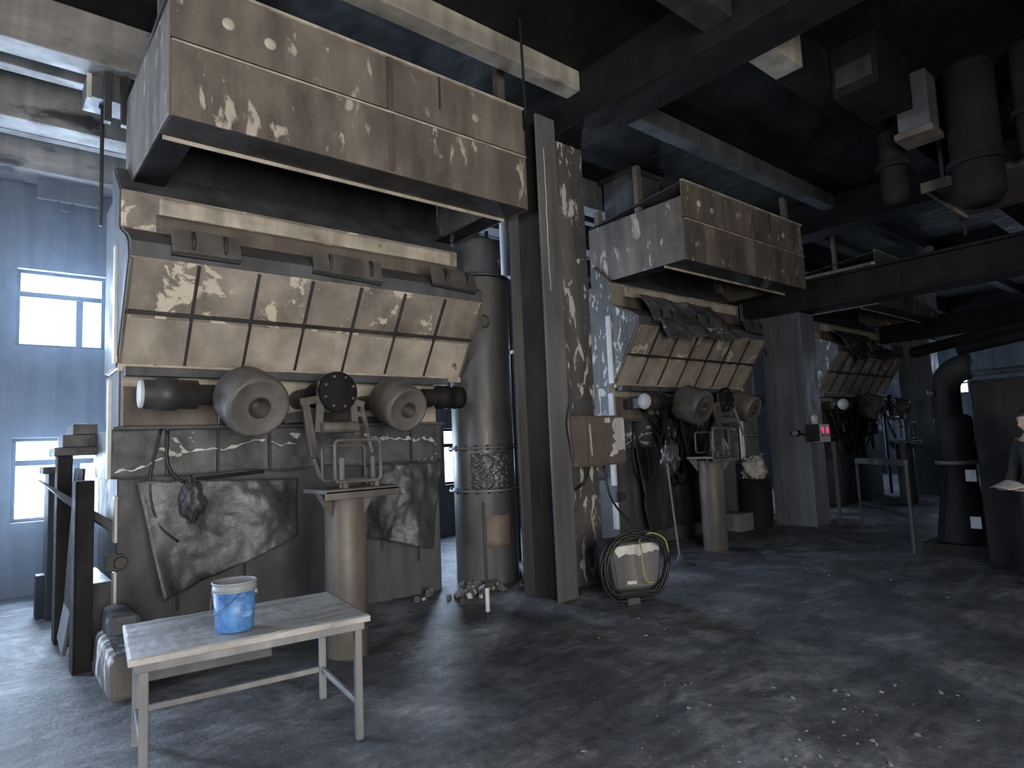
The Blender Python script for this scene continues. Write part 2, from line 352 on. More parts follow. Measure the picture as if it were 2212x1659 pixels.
MB().box(1.78, 3.75, 6.46, 6.515, 1.95, 2.02).build('neck_sill', M['dark'], t)
MB().box(.96, 4.30, 6.30, 6.40, 2.38, 2.46).build('support_rail', M['grey'], t)
prof = [(6.46, 2.46), (5.9, 3.33), (5.93, 3.45), (6.02, 3.53), (6.33, 3.68), (6.38, 3.72), (6.38, 4.06), (6.72, 4.38), (6.78, 4.38), (6.78, 4.05), (7.1, 4.05), (7.1, 2.46)]
MB().prism(prof, XL, XR).build('hopper', M['panel'], t, bevel=.015)
# lower front of the hopper: lighter sheet painting in floor bounce
MB().prism([(6.456, 2.456), (6.187, 2.874), (6.181, 2.870), (6.450, 2.452)], XL+.003, XR-.003).build('lower_panel', M['lower'], t, bevel=.001)
MB().prism([(6.385, 4.055), (6.715, 4.375), (6.71, 4.382), (6.378, 4.062)], XL+.003, XR-.003).build('top_sheet', M['grey'], t, bevel=.001)
MB().prism([(6.44, 2.43), (6.40, 2.43), (6.40, 2.495), (6.43, 2.50)], XL, XR).build('hopper_lip', M['cream'], t, bevel=.003)
# grid of ribs on the leaning front
d = Vector((0, 5.9-6.46, 3.33-2.46)); nrm = Vector((0, -d.z, d.y)).normalized()
for k in range(8):
    x = XL+.012+(XR-XL-.024)*k/7
    p = Vector((x, 6.46, 2.46)) + nrm*.012 + d*.02; q = Vector((x, 6.46, 2.46)) + nrm*.012 + d*.985
    MB().bar(p, q, .024, .034, nrm).build('rib', M['rust'] if k in (0, 7) else M['dark'], t, bevel=.003)
p = Vector((XL, 6.46, 2.46)) + d*.53 + nrm*.014
MB().bar(p, p+Vector((XR-XL, 0, 0)), .03, .034, nrm).build('cross_rib', M['dark'], t, bevel=.003)
# grey smooth shoulder above the ribs, rusty band, white strip
MB().prism([(5.893, 3.335), (5.893, 3.46), (6.015, 3.545), (6.33, 3.695), (6.33, 3.68), (6.02, 3.53), (5.93, 3.45), (5.9, 3.33)], XL+.004, XR-.004).build('shoulder_sheet', M['grey'], t, bevel=.003)
def rb(u, v):
    x = 1.2+(XR-1.2)*u; return (x, 6.372-.012*noise.noise((x*4, v*2, 8)), 3.69+.18*v)
MB().grid(rb, 60, 6).build('rusty_band', M['rust'], t, bevel=0, solid=.008)
def ws(u, v):
    x = 1.22+(XR-.1-1.22)*u; return (x, 6.362-.010*noise.noise((x*5, v*2, 11)), 3.875+.16*v+.008*noise.noise((x*6, 2, 2)))
MB().grid(ws, 70, 6).build('white_strip', M['cream'], t, bevel=0, solid=.008)
# cover plates with bowed handles
for k, (x0, x1, zc, rot) in enumerate(((1.22, 1.78, 3.50, 0), (2.46, 3.2, 3.50, 2), (3.82, 4.42, 3.55, 3))):
    cp = MB().obox(((x0+x1)/2, 5.86, zc), (x1-x0, .04, .23), (-20, rot, 0)).build('cover_plate', M['drum'], t)
    for xx in (x0+.16, x1-.14):
        MB().tube(arc((xx, 5.845, zc), (0, -.8, 0), (0, 0, 1), .08, -80, 80), .013, 8).build('handle', M['dark'], cp, bevel=0)
    MB().obox(((x0+x1)/2, 5.90, zc-.12), (x1-x0, .12, .02), (0, rot, 0)).build('shelf_angle', M['dark'], cp)
def torn(x0, x1, z0, z1, seed, wd=.012):
    rg = random.Random(seed); n_ = int((x1-x0)/.028); up_, lo_ = [], []
    for i in range(n_+1):
        u = i/n_; x = x0+(x1-x0)*u; z = z0+(z1-z0)*u+.05*noise.noise((x*3, seed, 0))+.035*noise.noise((x*11, seed, 4))
        h_ = wd*(.25+1.6*rg.random()**2); up_.append((x, 6.372, z+h_)); lo_.append((x, 6.37, z-h_*.6))
    bb = MB().add(up_+lo_, [(i, i+1, i+2+n_, i+1+n_) for i in range(n_)], False)
    return bb.build('torn_edge', M['white'], t, bevel=0, solid=.006)
torn(.9, 1.42, 1.53, 1.70, 1); torn(1.42, 2.16, 1.68, 1.80, 2); torn(2.2, 2.46, 1.76, 1.74, 3); torn(3.22, 4.12, 1.78, 1.74, 5, .02)
SIDE = MB().prism([(6.455, 2.47), (5.91, 3.33), (5.94, 3.45), (6.03, 3.53), (6.33, 3.67), (6.385, 3.72), (6.385, 4.05), (6.72, 4.37), (6.77, 4.37), (6.77, 4.05), (7.09, 4.05), (7.09, 2.47)], XL-.012, XL-.001).box(.945, .959, 6.53, 7.29, 1.93, 2.45).build('side_sheet', M['grey'], t, bevel=.002)
# left edge strips
for z0, z1, x in ((2.5, 3.55, .885), (1.5, 2.35, .85)): MB().box(x, x+.03, 6.40, 6.5, z0, z1).build('edge_strip', M['white'], t)
MB().tube(arc((4.6, 5.95, 3.12), (1, 0, 0), (0, 0, 1), .07, -100, 100), .014).build('lifting_hook', M['dark'], t, bevel=0)
# drums facing the aisle
def drum(x, z, r, y0=5.48):
    ax = Vector((-.05, .93, .37)).normalized()
    o = MB().lathe((x, y0, z), ax, [(.0, r*.33), (.0, r*.80), (-.012, r*.84), (.0, r*.93), (.03, r*.985), (.06, r), (.10, r), (.12, r*1.02), (.36, r*.97), (.42, r*.85), (.44, r*.4), (.44, .001)], 48, False).build('drum', M['drum'], t, bevel=0)
    MB().lathe((x, y0, z), ax, [(.0, r*.34), (-.008, r*.34), (-.008, r*.28), (.17, r*.27), (.17, .001)], 32, False).build('hub', M['dark'], o, bevel=0)  # dark material paints in the shade of the hub recess
    MB().cyl((x, y0+.36, z+.12), (x, 6.6, z+.14), r*.35, 24).build('drive_shaft', M['dark'], o)
drum(1.815, 2.045, .275); drum(3.25, 2.025, .235)
# blank flange on its bracket
fl = MB().lathe((2.55, 5.52, 2.20), (0, 1, 0), [(0, .001), (0, .18), (.02, .188), (.06, .188), (.06, .13), (.5, .13)], 36, False).build('blank_flange', M['black'], t, bevel=0)
for k in range(8):
    q = R(45*k+20); MB().cyl((2.55+.145*math.cos(q), 5.53, 2.2+.145*math.sin(q)), (2.55+.145*math.cos(q), 5.505, 2.2+.145*math.sin(q)), .013, 6).build('bolt', M['drum'], fl, bevel=0)
MB().cyl((2.55, 6.0, 2.2), (2.55, 6.65, 2.2), .1).build('flange_pipe', M['dark'], t)
br = MB()
br.add([(2.33,5.56,1.83),(2.40,5.56,1.83),(2.44,5.56,2.26),(2.37,5.56,2.30),(2.33,5.60,1.83),(2.40,5.60,1.83),(2.44,5.60,2.26),(2.37,5.60,2.30)], [(0,3,2,1),(4,5,6,7),(0,1,5,4),(1,2,6,5),(2,3,7,6),(3,0,4,7)])
br.add([(2.70,5.56,1.80),(2.76,5.56,1.80),(2.74,5.56,2.30),(2.67,5.56,2.28),(2.70,5.60,1.80),(2.76,5.60,1.80),(2.74,5.60,2.30),(2.67,5.60,2.28)], [(0,3,2,1),(4,5,6,7),(0,1,5,4),(1,2,6,5),(2,3,7,6),(3,0,4,7)])
br.box(2.36, 2.40, 5.6, 6.4, 1.95, 2.05).box(2.70, 2.74, 5.6, 6.4, 1.95, 2.05)
br.build('flange_bracket', M['drum'], t, bevel=.004)
MB().cyl((2.38, 5.52, 1.87), (2.72, 5.52, 1.87), .052).build('roller', M['drum'], t)
MB().bar((2.20, 5.58, 2.10), (2.42, 5.58, 2.14), .05, .07).bar((2.68, 5.58, 2.12), (2.82, 5.58, 2.08), .05, .06).build('pivot_arm', M['drum'], t)
MB().bar((2.25, 5.6, 2.12), (2.30, 5.5, 1.60), .07, .05).bar((2.30, 5.5, 1.60), (2.34, 5.45, 1.42), .05, .04).build('swing_arm', M['drum'], t)
MB().bar((2.80, 5.58, 2.08), (2.86, 5.48, 1.62), .03, .04).build('swing_arm', M['drum'], t)
# cross rollers left and right
rl = MB().lathe((1.02, 5.95, 2.19), (1, 0, 0), [(0, .115), (.012, .122), (.1, .122), (.11, .135), (.26, .14), (.27, .125), (.42, .125), (.43, .09), (.7, .09)], 32).build('side_roller', M['dark'], t, bevel=0)
MB().lathe((1.005, 5.95, 2.19), (1, 0, 0), [(0, .001), (0, .112), (.02, .118)], 32, False).build('pale_end_cap', PALE, rl, bevel=0)
MB().box(1.14, 1.24, 5.98, 6.6, 2.1, 2.26).build('roller_mount', M['dark'], t)
rl = MB().lathe((3.7, 5.95, 2.2), (1, 0, 0), [(0, .09), (.2, .09), (.21, .13), (.34, .13), (.35, .10), (.42, .10), (.43, .13), (.52, .12)], 28).build('side_roller', M['black'], t, bevel=0)
MB().box(3.86, 3.95, 5.98, 6.6, 2.1, 2.26).build('roller_mount', M['dark'], t)
# dark slit in the lower casing, lifting lug, chute on the flank
MB().obox((1.88, 6.49, 1.47), (.62, .03, .035), (0, -3, 0)).build('slot', M['black'], t)
MB().box(.85, .98, 6.44, 6.47, .72, .86).lathe((.96, 6.44, .79), (0, 1, 0), [(-.05, .05), (.0, .05)], 16).build('latch', M['dark'], t)
MB().add([(.42,6.9,1.52),(.62,6.9,1.30),(.94,6.7,1.02),(.94,6.7,1.12),(.42,7.25,1.52),(.62,7.25,1.30),(.94,7.05,1.02),(.94,7.05,1.12)], [(0,1,2,3),(7,6,5,4),(0,4,5,1),(1,5,6,2),(2,6,7,3),(3,7,4,0)]).build('side_chute', M['grey'], t)
for z in (.3, .95): MB().box(.92, .945, 6.49, 6.6, z, z+.4).build('edge_strip', M['white'], t)
# sagging hoses
MB().tube(curve_pts([(1.25, 6.36, 1.92), (1.16, 6.33, 1.45), (1.22, 6.31, 1.1), (1.38, 6.31, .92)]), .011, 8).build('hose', RUB, t, bevel=0)
MB().tube(curve_pts([(1.30, 6.36, 1.9), (1.30, 6.33, 1.6), (1.40, 6.31, 1.45), (1.52, 6.33, 1.43)]), .014, 8).build('hose', RUB, t, bevel=0)
MACHINE = t
side = [(6.455, 2.47), (5.91, 3.33), (5.94, 3.45), (6.03, 3.53), (6.33, 3.67), (6.385, 3.72), (6.385, 4.05), (6.72, 4.37), (6.77, 4.37), (6.77, 4.05), (7.09, 4.05), (7.09, 2.47)]
for dx, lab in ((BAY-.1, HL[1]), (2*BAY, HL[2])):
    c = copy_tree(t, (dx, 0, 0), lab, skip=('side_sheet',))
    MB().prism(side, XL-.012, XL-.001).box(.945, .959, 6.53, 7.29, 1.93, 2.45).build('side_sheet', M['conc'], c, bevel=.002)

for k, x0 in enumerate((7.55, 14.2)):
    rg = random.Random(20+k); bb = MB()
    for q in range(14):
        xa, xb = x0+rg.uniform(0, 1.6), x0+rg.uniform(0, 1.9); za, zm = rg.uniform(1.85, 2.25), rg.uniform(.8, 1.6)
        bb.tube(curve_pts([(xa, rg.uniform(5.85, 6.3), za), ((xa+xb)/2+rg.uniform(-.2, .2), rg.uniform(5.9, 6.3), zm), (xb, rg.uniform(5.9, 6.3), rg.uniform(1.5, 2.2))]), rg.uniform(.012, .03), 7)
    o = bb.build('hose_tangle', M['black'], bevel=0, origin=(x0+.9, 6.1, 1)); o['kind'] = 'stuff'
    tag(o, ('tangle of black hoses sagging below the drums of the middle machine', 'tangle of black hoses sagging below the drums of the farthest machine')[k], 'hoses')
# ---- hanging foil sheets in front of the near machine
def sheet(c00, c10, c11, c01, seed, amp, nu=48, nv=36):
    a, b_, c_, d_ = [Vector(p) for p in (c00, c10, c11, c01)]
    def fn(u, v):
        p = a.lerp(b_, u).lerp(d_.lerp(c_, u), v)
        k = amp*(noise.noise((p.x*2.6+seed, p.z*2.6, seed)) + .45*noise.noise((p.x*7, p.z*7+seed, 2)) + .2*noise.noise((p.x*17, p.z*17, seed)))
        return p + Vector((0, -abs(amp)*.8 + k - .05*v*math.sin(u*7+seed), .012*noise.noise((u*9, seed, v*9))))
    return MB().grid(fn, nu, nv)
SH = 'foil sheets hanging on the machine front'
o = thing('foil_sheet', 'large torn foil sheet hanging left of the pedestal, its lower edge slanting', 'sheet', (1.8, 6.3, .5), SH)
sheet((1.06, 6.36, 1.47), (2.47, 6.36, 1.40), (2.46, 6.34, .84), (1.26, 6.30, .44), 3, .045).build('foil', M['foil'], o, bevel=0, solid=.006)
MB().box(1.40, 1.412, 6.42, 6.44, .3, .55).box(1.98, 1.992, 6.42, 6.44, .5, .72).build('tie_strap', M['dark'], o)
cb = MB(); ball = [(0, 0)]
def crumple(c, rx, rz, seed, ry=.07):
    def fn(u, v):
        a_, e = 2*math.pi*u, math.pi*(v-.5)
        k = 1 + .45*noise.noise((math.cos(a_)*2+seed, math.sin(a_)*2, e*2)) + .25*noise.noise((math.cos(a_)*5, math.sin(a_)*5+seed, e*6))
        return (c[0]+rx*k*math.cos(e)*math.cos(a_), c[1]+ry*k*math.cos(e)*math.sin(a_), c[2]+rz*k*math.sin(e))
    return MB().grid(fn, 32, 20)
crumple((1.48, 6.26, 1.28), .10, .16, 2).build('foil_knot', M['foil'], o, bevel=0)
o = thing('foil_sheet', 'smaller crumpled foil sheet hanging right of the pedestal', 'sheet', (3.6, 6.3, .5), SH)
sheet((3.20, 6.36, 1.48), (4.18, 6.36, 1.48), (4.02, 6.32, .50), (3.16, 6.32, .74), 9, .05).build('foil', M['foil'], o, bevel=0, solid=.006)
MB().box(3.44, 3.452, 6.42, 6.44, .55, .75).box(3.9, 3.912, 6.42, 6.44, .36, .56).build('tie_strap', M['dark'], o)
for k, x0 in enumerate((7.75, 14.35)):
    o = sheet((x0, 6.20, 3.86), (x0+2.0, 6.20, 3.84), (x0+1.95, 5.70, 3.22), (x0+.1, 5.70, 3.12), 31+7*k, .10).build('draped_sheet', M['wrap'] if k == 0 else M['dark'], bevel=0, solid=.008, origin=(x0+1, 5.9, 3.2))
    tag(o, ('crumpled sooty sheet draped over the shoulder of the middle machine', 'dark crumpled sheet draped over the shoulder of the farthest machine')[k], 'sheet')
# same dark cloth bulging below the middle machine
o = sheet((7.7, 6.36, 1.50), (9.5, 6.36, 1.50), (9.45, 6.25, .25), (7.75, 6.25, .25), 14, .05).build('tarpaulin', M['dark'], bevel=0, solid=.008, origin=(8.6, 6.3, .25)); tag(o, 'dark tarpaulin hanging on the front of the middle machine', 'tarpaulin')

# ================================================================== HOODS
HG = 'overhead extraction hoods'
t = thing('extraction_hood', 'large rusty extraction hood above the nearest machine', 'hood', (2.8, 5.9, 4.2), HG)
hx0, hx1, hy0, hy1, hz0, hzm, hz1 = 1.04, 4.56, 5.05, 6.82, 4.2, 4.81, 5.33
MB().box(hx0, hx1, hy0, hy0+.02, hzm+.012, hz1).build('upper_panel', M['hood'], t)
MB().box(hx0, hx1, hy0-.012, hy0+.012, hz0, hzm-.012).build('lower_panel', M['hood'], t)
MB().box(hx0-.006, hx1+.006, hy0-.004, hy0+.05, hzm-.012, hzm+.012).build('seam_gap', M['black'], t)
MB().box(hx0, hx1, hy0-.03, hy0+.02, hz1, hz1+.025).build('top_flange', M['cream'], t)  # cream strip doubles as a painted highlight along the top edge
MB().box(hx0-.002, hx1, hy0-.035, hy0-.012, hzm-.035, hzm-.018).build('seam_angle', M['cream'], t)
for x in (2.86,): MB().box(x, x+.06, hy0-.03, hy0-.002, hz0+.02, hz1).build('joint_strap', M['rust'], t)
MB().box(3.44, 3.46, hy0-.02, hy0, 5.0, hz1).build('joint_strap', M['dark'], t)
MB().box(hx0-.02, hx0, hy0, hy1, hz0, hz1-.22).build('side_panel', M['hood'], t)
MB().box(hx1, hx1+.02, hy0, hy1, hz0, hz1-.22).build('side_panel', M['hood'], t)
MB().box(hx0, hx1, hy1, hy1+.02, hz0, hz1-.2).build('rear_panel', M['dark'], t)
MB().prism([(hy0+.02, hz1-.02), (hy0+.02, hz1), (hy1, hz1-.18), (hy1, hz1-.2)], hx0, hx1).build('top_panel', M['dark'], t)
MB().box(hx0, hx1, hy0+.012, 5.42, hz0, hz0+.012).build('soffit', M['dark'], t)
MB().box(hx0+.02, hx1-.02, 5.42, 5.44, hz0-.03, hz0+.05).build('inner_lip', M['cream'], t)
for x in (hx0, hx1-.25): MB().box(x, x+.25, 5.44, 6.5, hz0, hz0+.012).build('soffit', M['black'], t)
for (x, y, zt) in ((1.16, 6.72, 5.42), (1.16, 5.9, ZC), (4.4, 5.25, ZC), (4.4, 6.72, 5.42)):
    hb = MB().box(x-.05, x+.05, y-.045, y-.035, 5.1, zt).box(x-.05, x-.04, y-.035, y+.045, 5.1, zt).box(x+.04, x+.05, y-.035, y+.045, 5.1, zt).build('hanger_channel', M['rust'], t)
for (x, z) in ((1.45, 5.08), (1.78, 5.04), (3.9, 5.05)):
    MB().lathe((x, hy0-.001, z), (0, -1, 0), [(0, .05), (.012, .045), (.018, .02), (.018, .001)], 14, False).build('rivet_boss', M['cream'], t, bevel=0)
copy_tree(t, (BAY-.15, 0, -.10), 'middle extraction hood right of the concrete column')
copy_tree(t, (2*BAY, 0, 0), 'farthest extraction hood beyond the black girder')
o = thing('hanger_frame', 'dark vertical channels at the rear left corner of the big hood', 'hanger', (.95, 6.95, 5.0))
for x in (.88, 1.02): MB().box(x-.03, x+.03, 6.90, 6.98, 4.9, 5.875).build('channel', M['dark'], o)
MB().box(1.06, 2.6, 6.90, 6.92, 5.2, 5.39).build('back_plate', M['black'], o)
# flue box standing on the second hood
o = thing('flue_box', 'dark square flue rising from the middle hood to the ceiling', 'flue', (8.3, 6.4, 5.2))
MB().box(7.75, 8.45, 6.1, 6.7, 5.17, 5.8).build('flue_wall', M['grey'], o); MB().box(7.7, 8.5, 6.05, 6.75, 5.8, 5.875).build('flue_collar', M['dark'], o)

# ================================================================== PEDESTALS in front of the machines
PG = 'round pedestals in front of the machines'
t = thing('guard_pedestal', 'round steel pedestal with pipe guard standing right behind the table', 'pedestal', (2.4, 5.12, 0), PG)
MB().cyl((2.4, 5.12, -.03), (2.4, 5.12, 1.29), .172, 40).build('post', M['post'], t)
MB().obox((2.45, 5.1, 1.33), (.66, .46, .035), (0, 0, 0)).obox((2.45, 4.88, 1.30), (.66, .02, .07), (0, 0, 0)).build('top_plate', M['drum'], t)
for a_ in (-155, -60, 35, 120):
    ca, sa = math.cos(R(a_)), math.sin(R(a_)); nx, ny = -sa*.008, ca*.008
    p0, p1, p2 = (2.4+.18*ca, 5.12+.18*sa, 1.31), (2.4+.31*ca, 5.12+.31*sa, 1.31), (2.4+.18*ca, 5.12+.18*sa, 1.12)
    MB().add([(p[0]+s*nx, p[1]+s*ny, p[2]) for s in (-1, 1) for p in (p0, p1, p2)], [(0,1,2),(5,4,3),(0,3,4,1),(1,4,5,2),(2,5,3,0)]).build('gusset', M['rust'], t, bevel=0)
def loop(y, x0, x1, z0, z1, r=.04):
    pts = []
    for cx, cz, s in ((x1-r, z1-r, 0), (x0+r, z1-r, 90), (x0+r, z0+r, 180), (x1-r, z0+r, 270)): pts += arc((cx, y, cz), (1, 0, 0), (0, 0, 1), r, s, s+90, 5)
    return pts + [pts[0]]
gf = MB().tube(loop(4.93, 2.23, 2.64, 1.40, 1.74), .015, 10).build('pipe_guard', M['drum'], t, bevel=0)
MB().tube(loop(5.25, 2.26, 2.66, 1.40, 1.70), .013, 10).build('rear_guard', M['drum'], gf, bevel=0)
for x in (2.32, 2.6):
    MB().cyl((x, 4.93, 1.345), (x, 4.93, 1.40), .024, 12).build('guard_foot', M['rust'], gf)
    MB().bar((x, 5.0, 1.345), (x, 5.0, 1.6), .035, .035).build('upright', M['drum'], t)
copy_tree(t, (8.28-2.4, 5.42-5.12, 0), 'round steel pedestal in front of the middle machine')
copy_tree(t, (2*BAY, .2, 0), 'small distant pedestal in front of the farthest machine')

# ================================================================== UPRIGHT DUCT beside the near machine
t = thing('upright_duct', 'tall grey flanged duct standing between the near machine and the steel column', 'duct', (4.95, 6.52, 0))
MB().cyl((4.95, 6.52, -.03), (4.95, 6.52, 3.75), .39, 48).build('barrel', M['steel'], t)
for z in (1.62, 1.10): 
    fo = MB().cyl((4.95, 6.52, z-.015), (4.95, 6.52, z+.015), .45, 48).build('flange', M['steel'], t)
    bo = MB()
    for k in range(18):
        q = 2*math.pi*k/18; bo.cyl((4.95+.425*math.cos(q), 6.52+.425*math.sin(q), z-.035), (4.95+.425*math.cos(q), 6.52+.425*math.sin(q), z+.035), .014, 6)
    bo.build('bolt_ring', M['dark'], fo, bevel=0)
MB().lathe((4.93, 6.52, 3.75), (0, 0, 1), [(0, .43), (.03, .43), (.03, .31), (.1, .30), (.5, .29), (.56, .24), (.56, .001)], 40, False).build('cap', M['grey'], t, bevel=0)
for x in (4.83, 4.98): MB().box(x-.02, x+.02, 6.3, 6.34, 4.28, 4.40).build('lug', M['dark'], t)
def bare(u, v): a_ = R(-128+50*u); return (4.95+.3935*math.cos(a_), 6.52+.3935*math.sin(a_), .42+.38*v)
MB().grid(bare, 12, 4).build('bare_patch', grimy('bare rusty patch', (.15, .115, .098), (.25, .195, .168), None, .6, 3, (1, 1, 1), .6), t, bevel=0, solid=.004)
wr = MB()
def foilwrap(u, v):
    a_ = R(-150+75*u); z = 1.13+.42*v; r_ = .40+.05*abs(noise.noise((u*5, v*5, 3)))+.03*noise.noise((u*14, v*14, 1))
    return (4.95+r_*math.cos(a_), 6.52+r_*math.sin(a_), z)
MB().grid(foilwrap, 40, 30).build('foil_wrap', M['foil'], t, bevel=0, solid=.005)
copy_tree(t, (BAY, .38, 0), 'tall flanged duct half hidden left of the box column', skip=('foil_wrap', 'bare_patch'))
# thin pipes behind the steel column
for (x, y, r_, z0, z1, mt, lab) in ((5.62, 6.85, .055, -.02, 3.9, 'dark', 'thin dark pipe rising right of the tall duct'), (5.60, 6.65, .10, 3.95, 5.39, 'white', 'short pale pipe under the hood right of the duct'), (5.95, 7.1, .035, -.02, 4.6, 'grey', 'slim grey pipe farther behind the tall duct')):
    o = MB().cyl((x, y, z0), (x, y, z1), r_, 20).build('vertical_pipe', M[mt], origin=(x, y, z0)); tag(o, lab, 'pipe')
o = thing('pipe_bracket', 'small dark bracket tying the thin pipe to the column', 'bracket', (5.5, 6.5, 2.9)); MB().bar((5.62, 6.85, 2.9), (5.5, 5.96, 2.9), .05, .05).build('arm', M['dark'], o); MB().cyl((5.62, 6.85, 2.85), (5.62, 6.85, 2.95), .075, 16).build('clamp', M['dark'], o)
# far machines' slim poles
for k, (x, y) in enumerate(((11.13, 6.55), (17.9, 6.5))):
    o = MB().cyl((x, y, -.02), (x, y, 3.7), .04, 16).build('vertical_pipe', M['white'] if k == 0 else M['grey'], origin=(x, y, 0)); tag(o, ('pale thin pole standing left of the box column with the number display', 'thin pole left of the farther box column')[k], 'pole')

# ================================================================== BOXES AND CABLES ON THE COLUMNS
t = thing('control_box', 'brown control box with white flaking paint on the concrete column', 'control box', (5.45, 5.1, 1.35))
MB().box(4.98, 5.86, 4.98, 5.3, 1.36, 1.93).build('case', M['box'], t, bevel=.012)
dr = MB().box(5.24, 5.86, 4.955, 4.982, 1.38, 1.92).build('door', M['box'], t)
# flaked paint: its own thin irregular skin
rng = random.Random(3); pts = []
outline = [(5.84,1.90),(5.70,1.90),(5.655,1.86),(5.64,1.80),(5.66,1.755),(5.685,1.72),(5.64,1.70),(5.66,1.66),(5.70,1.625),(5.66,1.61),(5.625,1.59),(5.64,1.54),(5.60,1.50),(5.57,1.46),(5.62,1.455),(5.65,1.475),(5.70,1.48),(5.725,1.51),(5.735,1.53),(5.77,1.525),(5.81,1.535),(5.85,1.52),(5.853,1.70),(5.852,1.86)]
fp = MB(); nO = len(outline)
fp.add([(x, 4.953, z) for x, z in outline] + [(x, 4.9555, z) for x, z in outline], [tuple(range(nO)), tuple(range(2*nO-1, nO-1, -1))] + [(i, (i+1) % nO, (i+1) % nO+nO, i+nO) for i in range(nO)])
fp.box(5.52, 5.61, 4.953, 4.9555, 1.845, 1.90)
fp.build('flaking_paint', M['white'], dr, bevel=0)
MB().bar((5.27, 4.945, 1.48), (5.255, 4.945, 1.83), .016, .02).build('handle', PALE, dr)
MB().tube(curve_pts([(5.06, 5.2, 1.36), (5.08, 5.22, 1.2), (5.25, 5.24, 1.1), (5.42, 5.22, 1.18), (5.44, 5.15, 1.36)]), .014, 8).build('loop_cable', RUB, t, bevel=0)
o = MB().tube(curve_pts([(4.98, 5.02, 2.35), (4.96, 4.93, 2.1), (4.88, 4.90, 1.85), (4.93, 4.92, 1.55), (4.99, 5.0, 1.25), (5.0, 5.0, .9)]), .02, 8).build('cable_bundle', RUBG, bevel=0, origin=(4.95, 4.95, .9)); tag(o, 'dark cables bulging out left of the brown control box', 'cable')
o = MB().tube(curve_pts([(5.50, 4.99, 1.36), (5.49, 4.9, 1.0), (5.42, 4.62, .78), (5.45, 4.5, .66)]), .012, 8).build('supply_cable', RUB, bevel=0, origin=(5.49, 4.9, .66)); tag(o, 'thin black cable from the control box down to the welder', 'cable')
# number display
t = thing('number_display', 'pale box with two red digits on the box column', 'display', (11.5, 5.15, 1.45))
MB().box(11.10, 11.29, 5.16, 5.3, 1.46, 1.76).build('back_box', M['black'], t)
pl = MB().box(11.29, 11.72, 5.17, 5.298, 1.44, 1.76).build('face_plate', PALE, t, bevel=.01)
def seg7(x, z, h, segs):
    wd = h*.55; th = h*.13; bb = MB(); y0, y1 = 5.162, 5.17
    S7 = dict(a=(0, h, wd, 0), g=(0, h/2, wd, 0), d=(0, 0, wd, 0), f=(0, h/2, 0, h/2), b=(wd, h/2, 0, h/2), e=(0, 0, 0, h/2), c=(wd, 0, 0, h/2))
    for s in segs:
        a_, b_, dx, dz = S7[s]; bb.box(x+a_-th/2, x+a_+dx+th/2, y0, y1, z+b_-th/2, z+b_+dz+th/2)
    return bb
seg7(11.40, 1.61, .085, 'abcfg').build('digit', LED, t, bevel=0); seg7(11.585, 1.61, .085, 'abcdefg').build('digit', LED, t, bevel=0)
MB().box(11.385, 11.485, 5.163, 5.17, 1.55, 1.575).box(11.57, 11.67, 5.163, 5.17, 1.55, 1.575).build('caption_bar', INK, t, bevel=0)
o = crumple((11.22, 5.2, 1.84), .08, .09, 5, .04).build('paper_scrap', M['white'], bevel=0, origin=(11.3, 5.1, 1.76)); tag(o, 'crumpled white scrap stuck above the number display', 'scrap')
t = thing('push_button', 'silver push button on the left face of the box column', 'button', (11.2, 5.5, 1.6))
MB().cyl((11.2, 5.5, 1.62), (11.13, 5.5, 1.62), .055, 20).build('collar', M['black'], t); MB().cyl((11.13, 5.5, 1.62), (11.07, 5.5, 1.62), .045, 20).build('knob', CHR, t)
MB().tube(curve_pts([(11.2, 5.45, 1.6), (11.15, 5.3, 1.58), (11.2, 5.2, 1.6)]), .02, 8).build('lead', RUB, t, bevel=0)
o = MB().box(11.78, 11.84, 5.14, 5.2, -.02, 1.44).build('conduit_post', M['steel'], origin=(11.81, 5.17, 0)); tag(o, 'slim grey conduit running down below the number display', 'conduit')

# ================================================================== TABLE AND PAIL
A = Vector((.59, 3.70)); B = Vector((1.81, 3.55)); ex = (B-A).normalized(); ey = Vector((-ex.y, ex.x)); TL, TW = 1.23, .82
def T(u, v, z): p = A + ex*u + ey*v; return (p.x, p.y, z)
def tbox(bb, u0, u1, v0, v1, z0, z1):
    return bb.add([T(u0,v0,z0),T(u1,v0,z0),T(u1,v1,z0),T(u0,v1,z0),T(u0,v0,z1),T(u1,v0,z1),T(u1,v1,z1),T(u0,v1,z1)], [(0,3,2,1),(4,5,6,7),(0,1,5,4),(1,2,6,5),(2,3,7,6),(3,0,4,7)])
t = thing('work_table', 'low grey steel-legged work table with a worn board top', 'table', T(TL/2, TW/2, 0))
tb = MB()
def top(u, v): return Vector(T(TL*u, TW*v, .68 + .004*noise.noise((u*9, v*4, 1)) + .002*noise.noise((u*30, v*14, 7))))
tb.grid(top, 90, 40); nn = len(tb.v)
tb.grid(lambda u, v: Vector(T(TL*u, TW*v, .655)), 1, 1)
tbox(MB(), 0, TL, 0, TW, .645, .678).build('board', M['wood'], t, bevel=.004)
MB().grid(lambda u, v: top(.003+.994*u, .004+.992*v), 90, 40).build('worn_surface', M['wood'], t, bevel=0, solid=.002)
cr = MB()
for u0 in (.70, .985):
    prev = None
    cr.tube([Vector(T(TL*(u0-.05+.10*k/9+.012*noise.noise((k*.7, u0*9, 1))), TW*(.95-.80*k/9) if u0 < .8 else TW*(.5-.5*k/9), .6815)) for k in range(6 if u0 < .8 else 3)], .0022, 5)
cr.build('crack', INK, t, bevel=0)
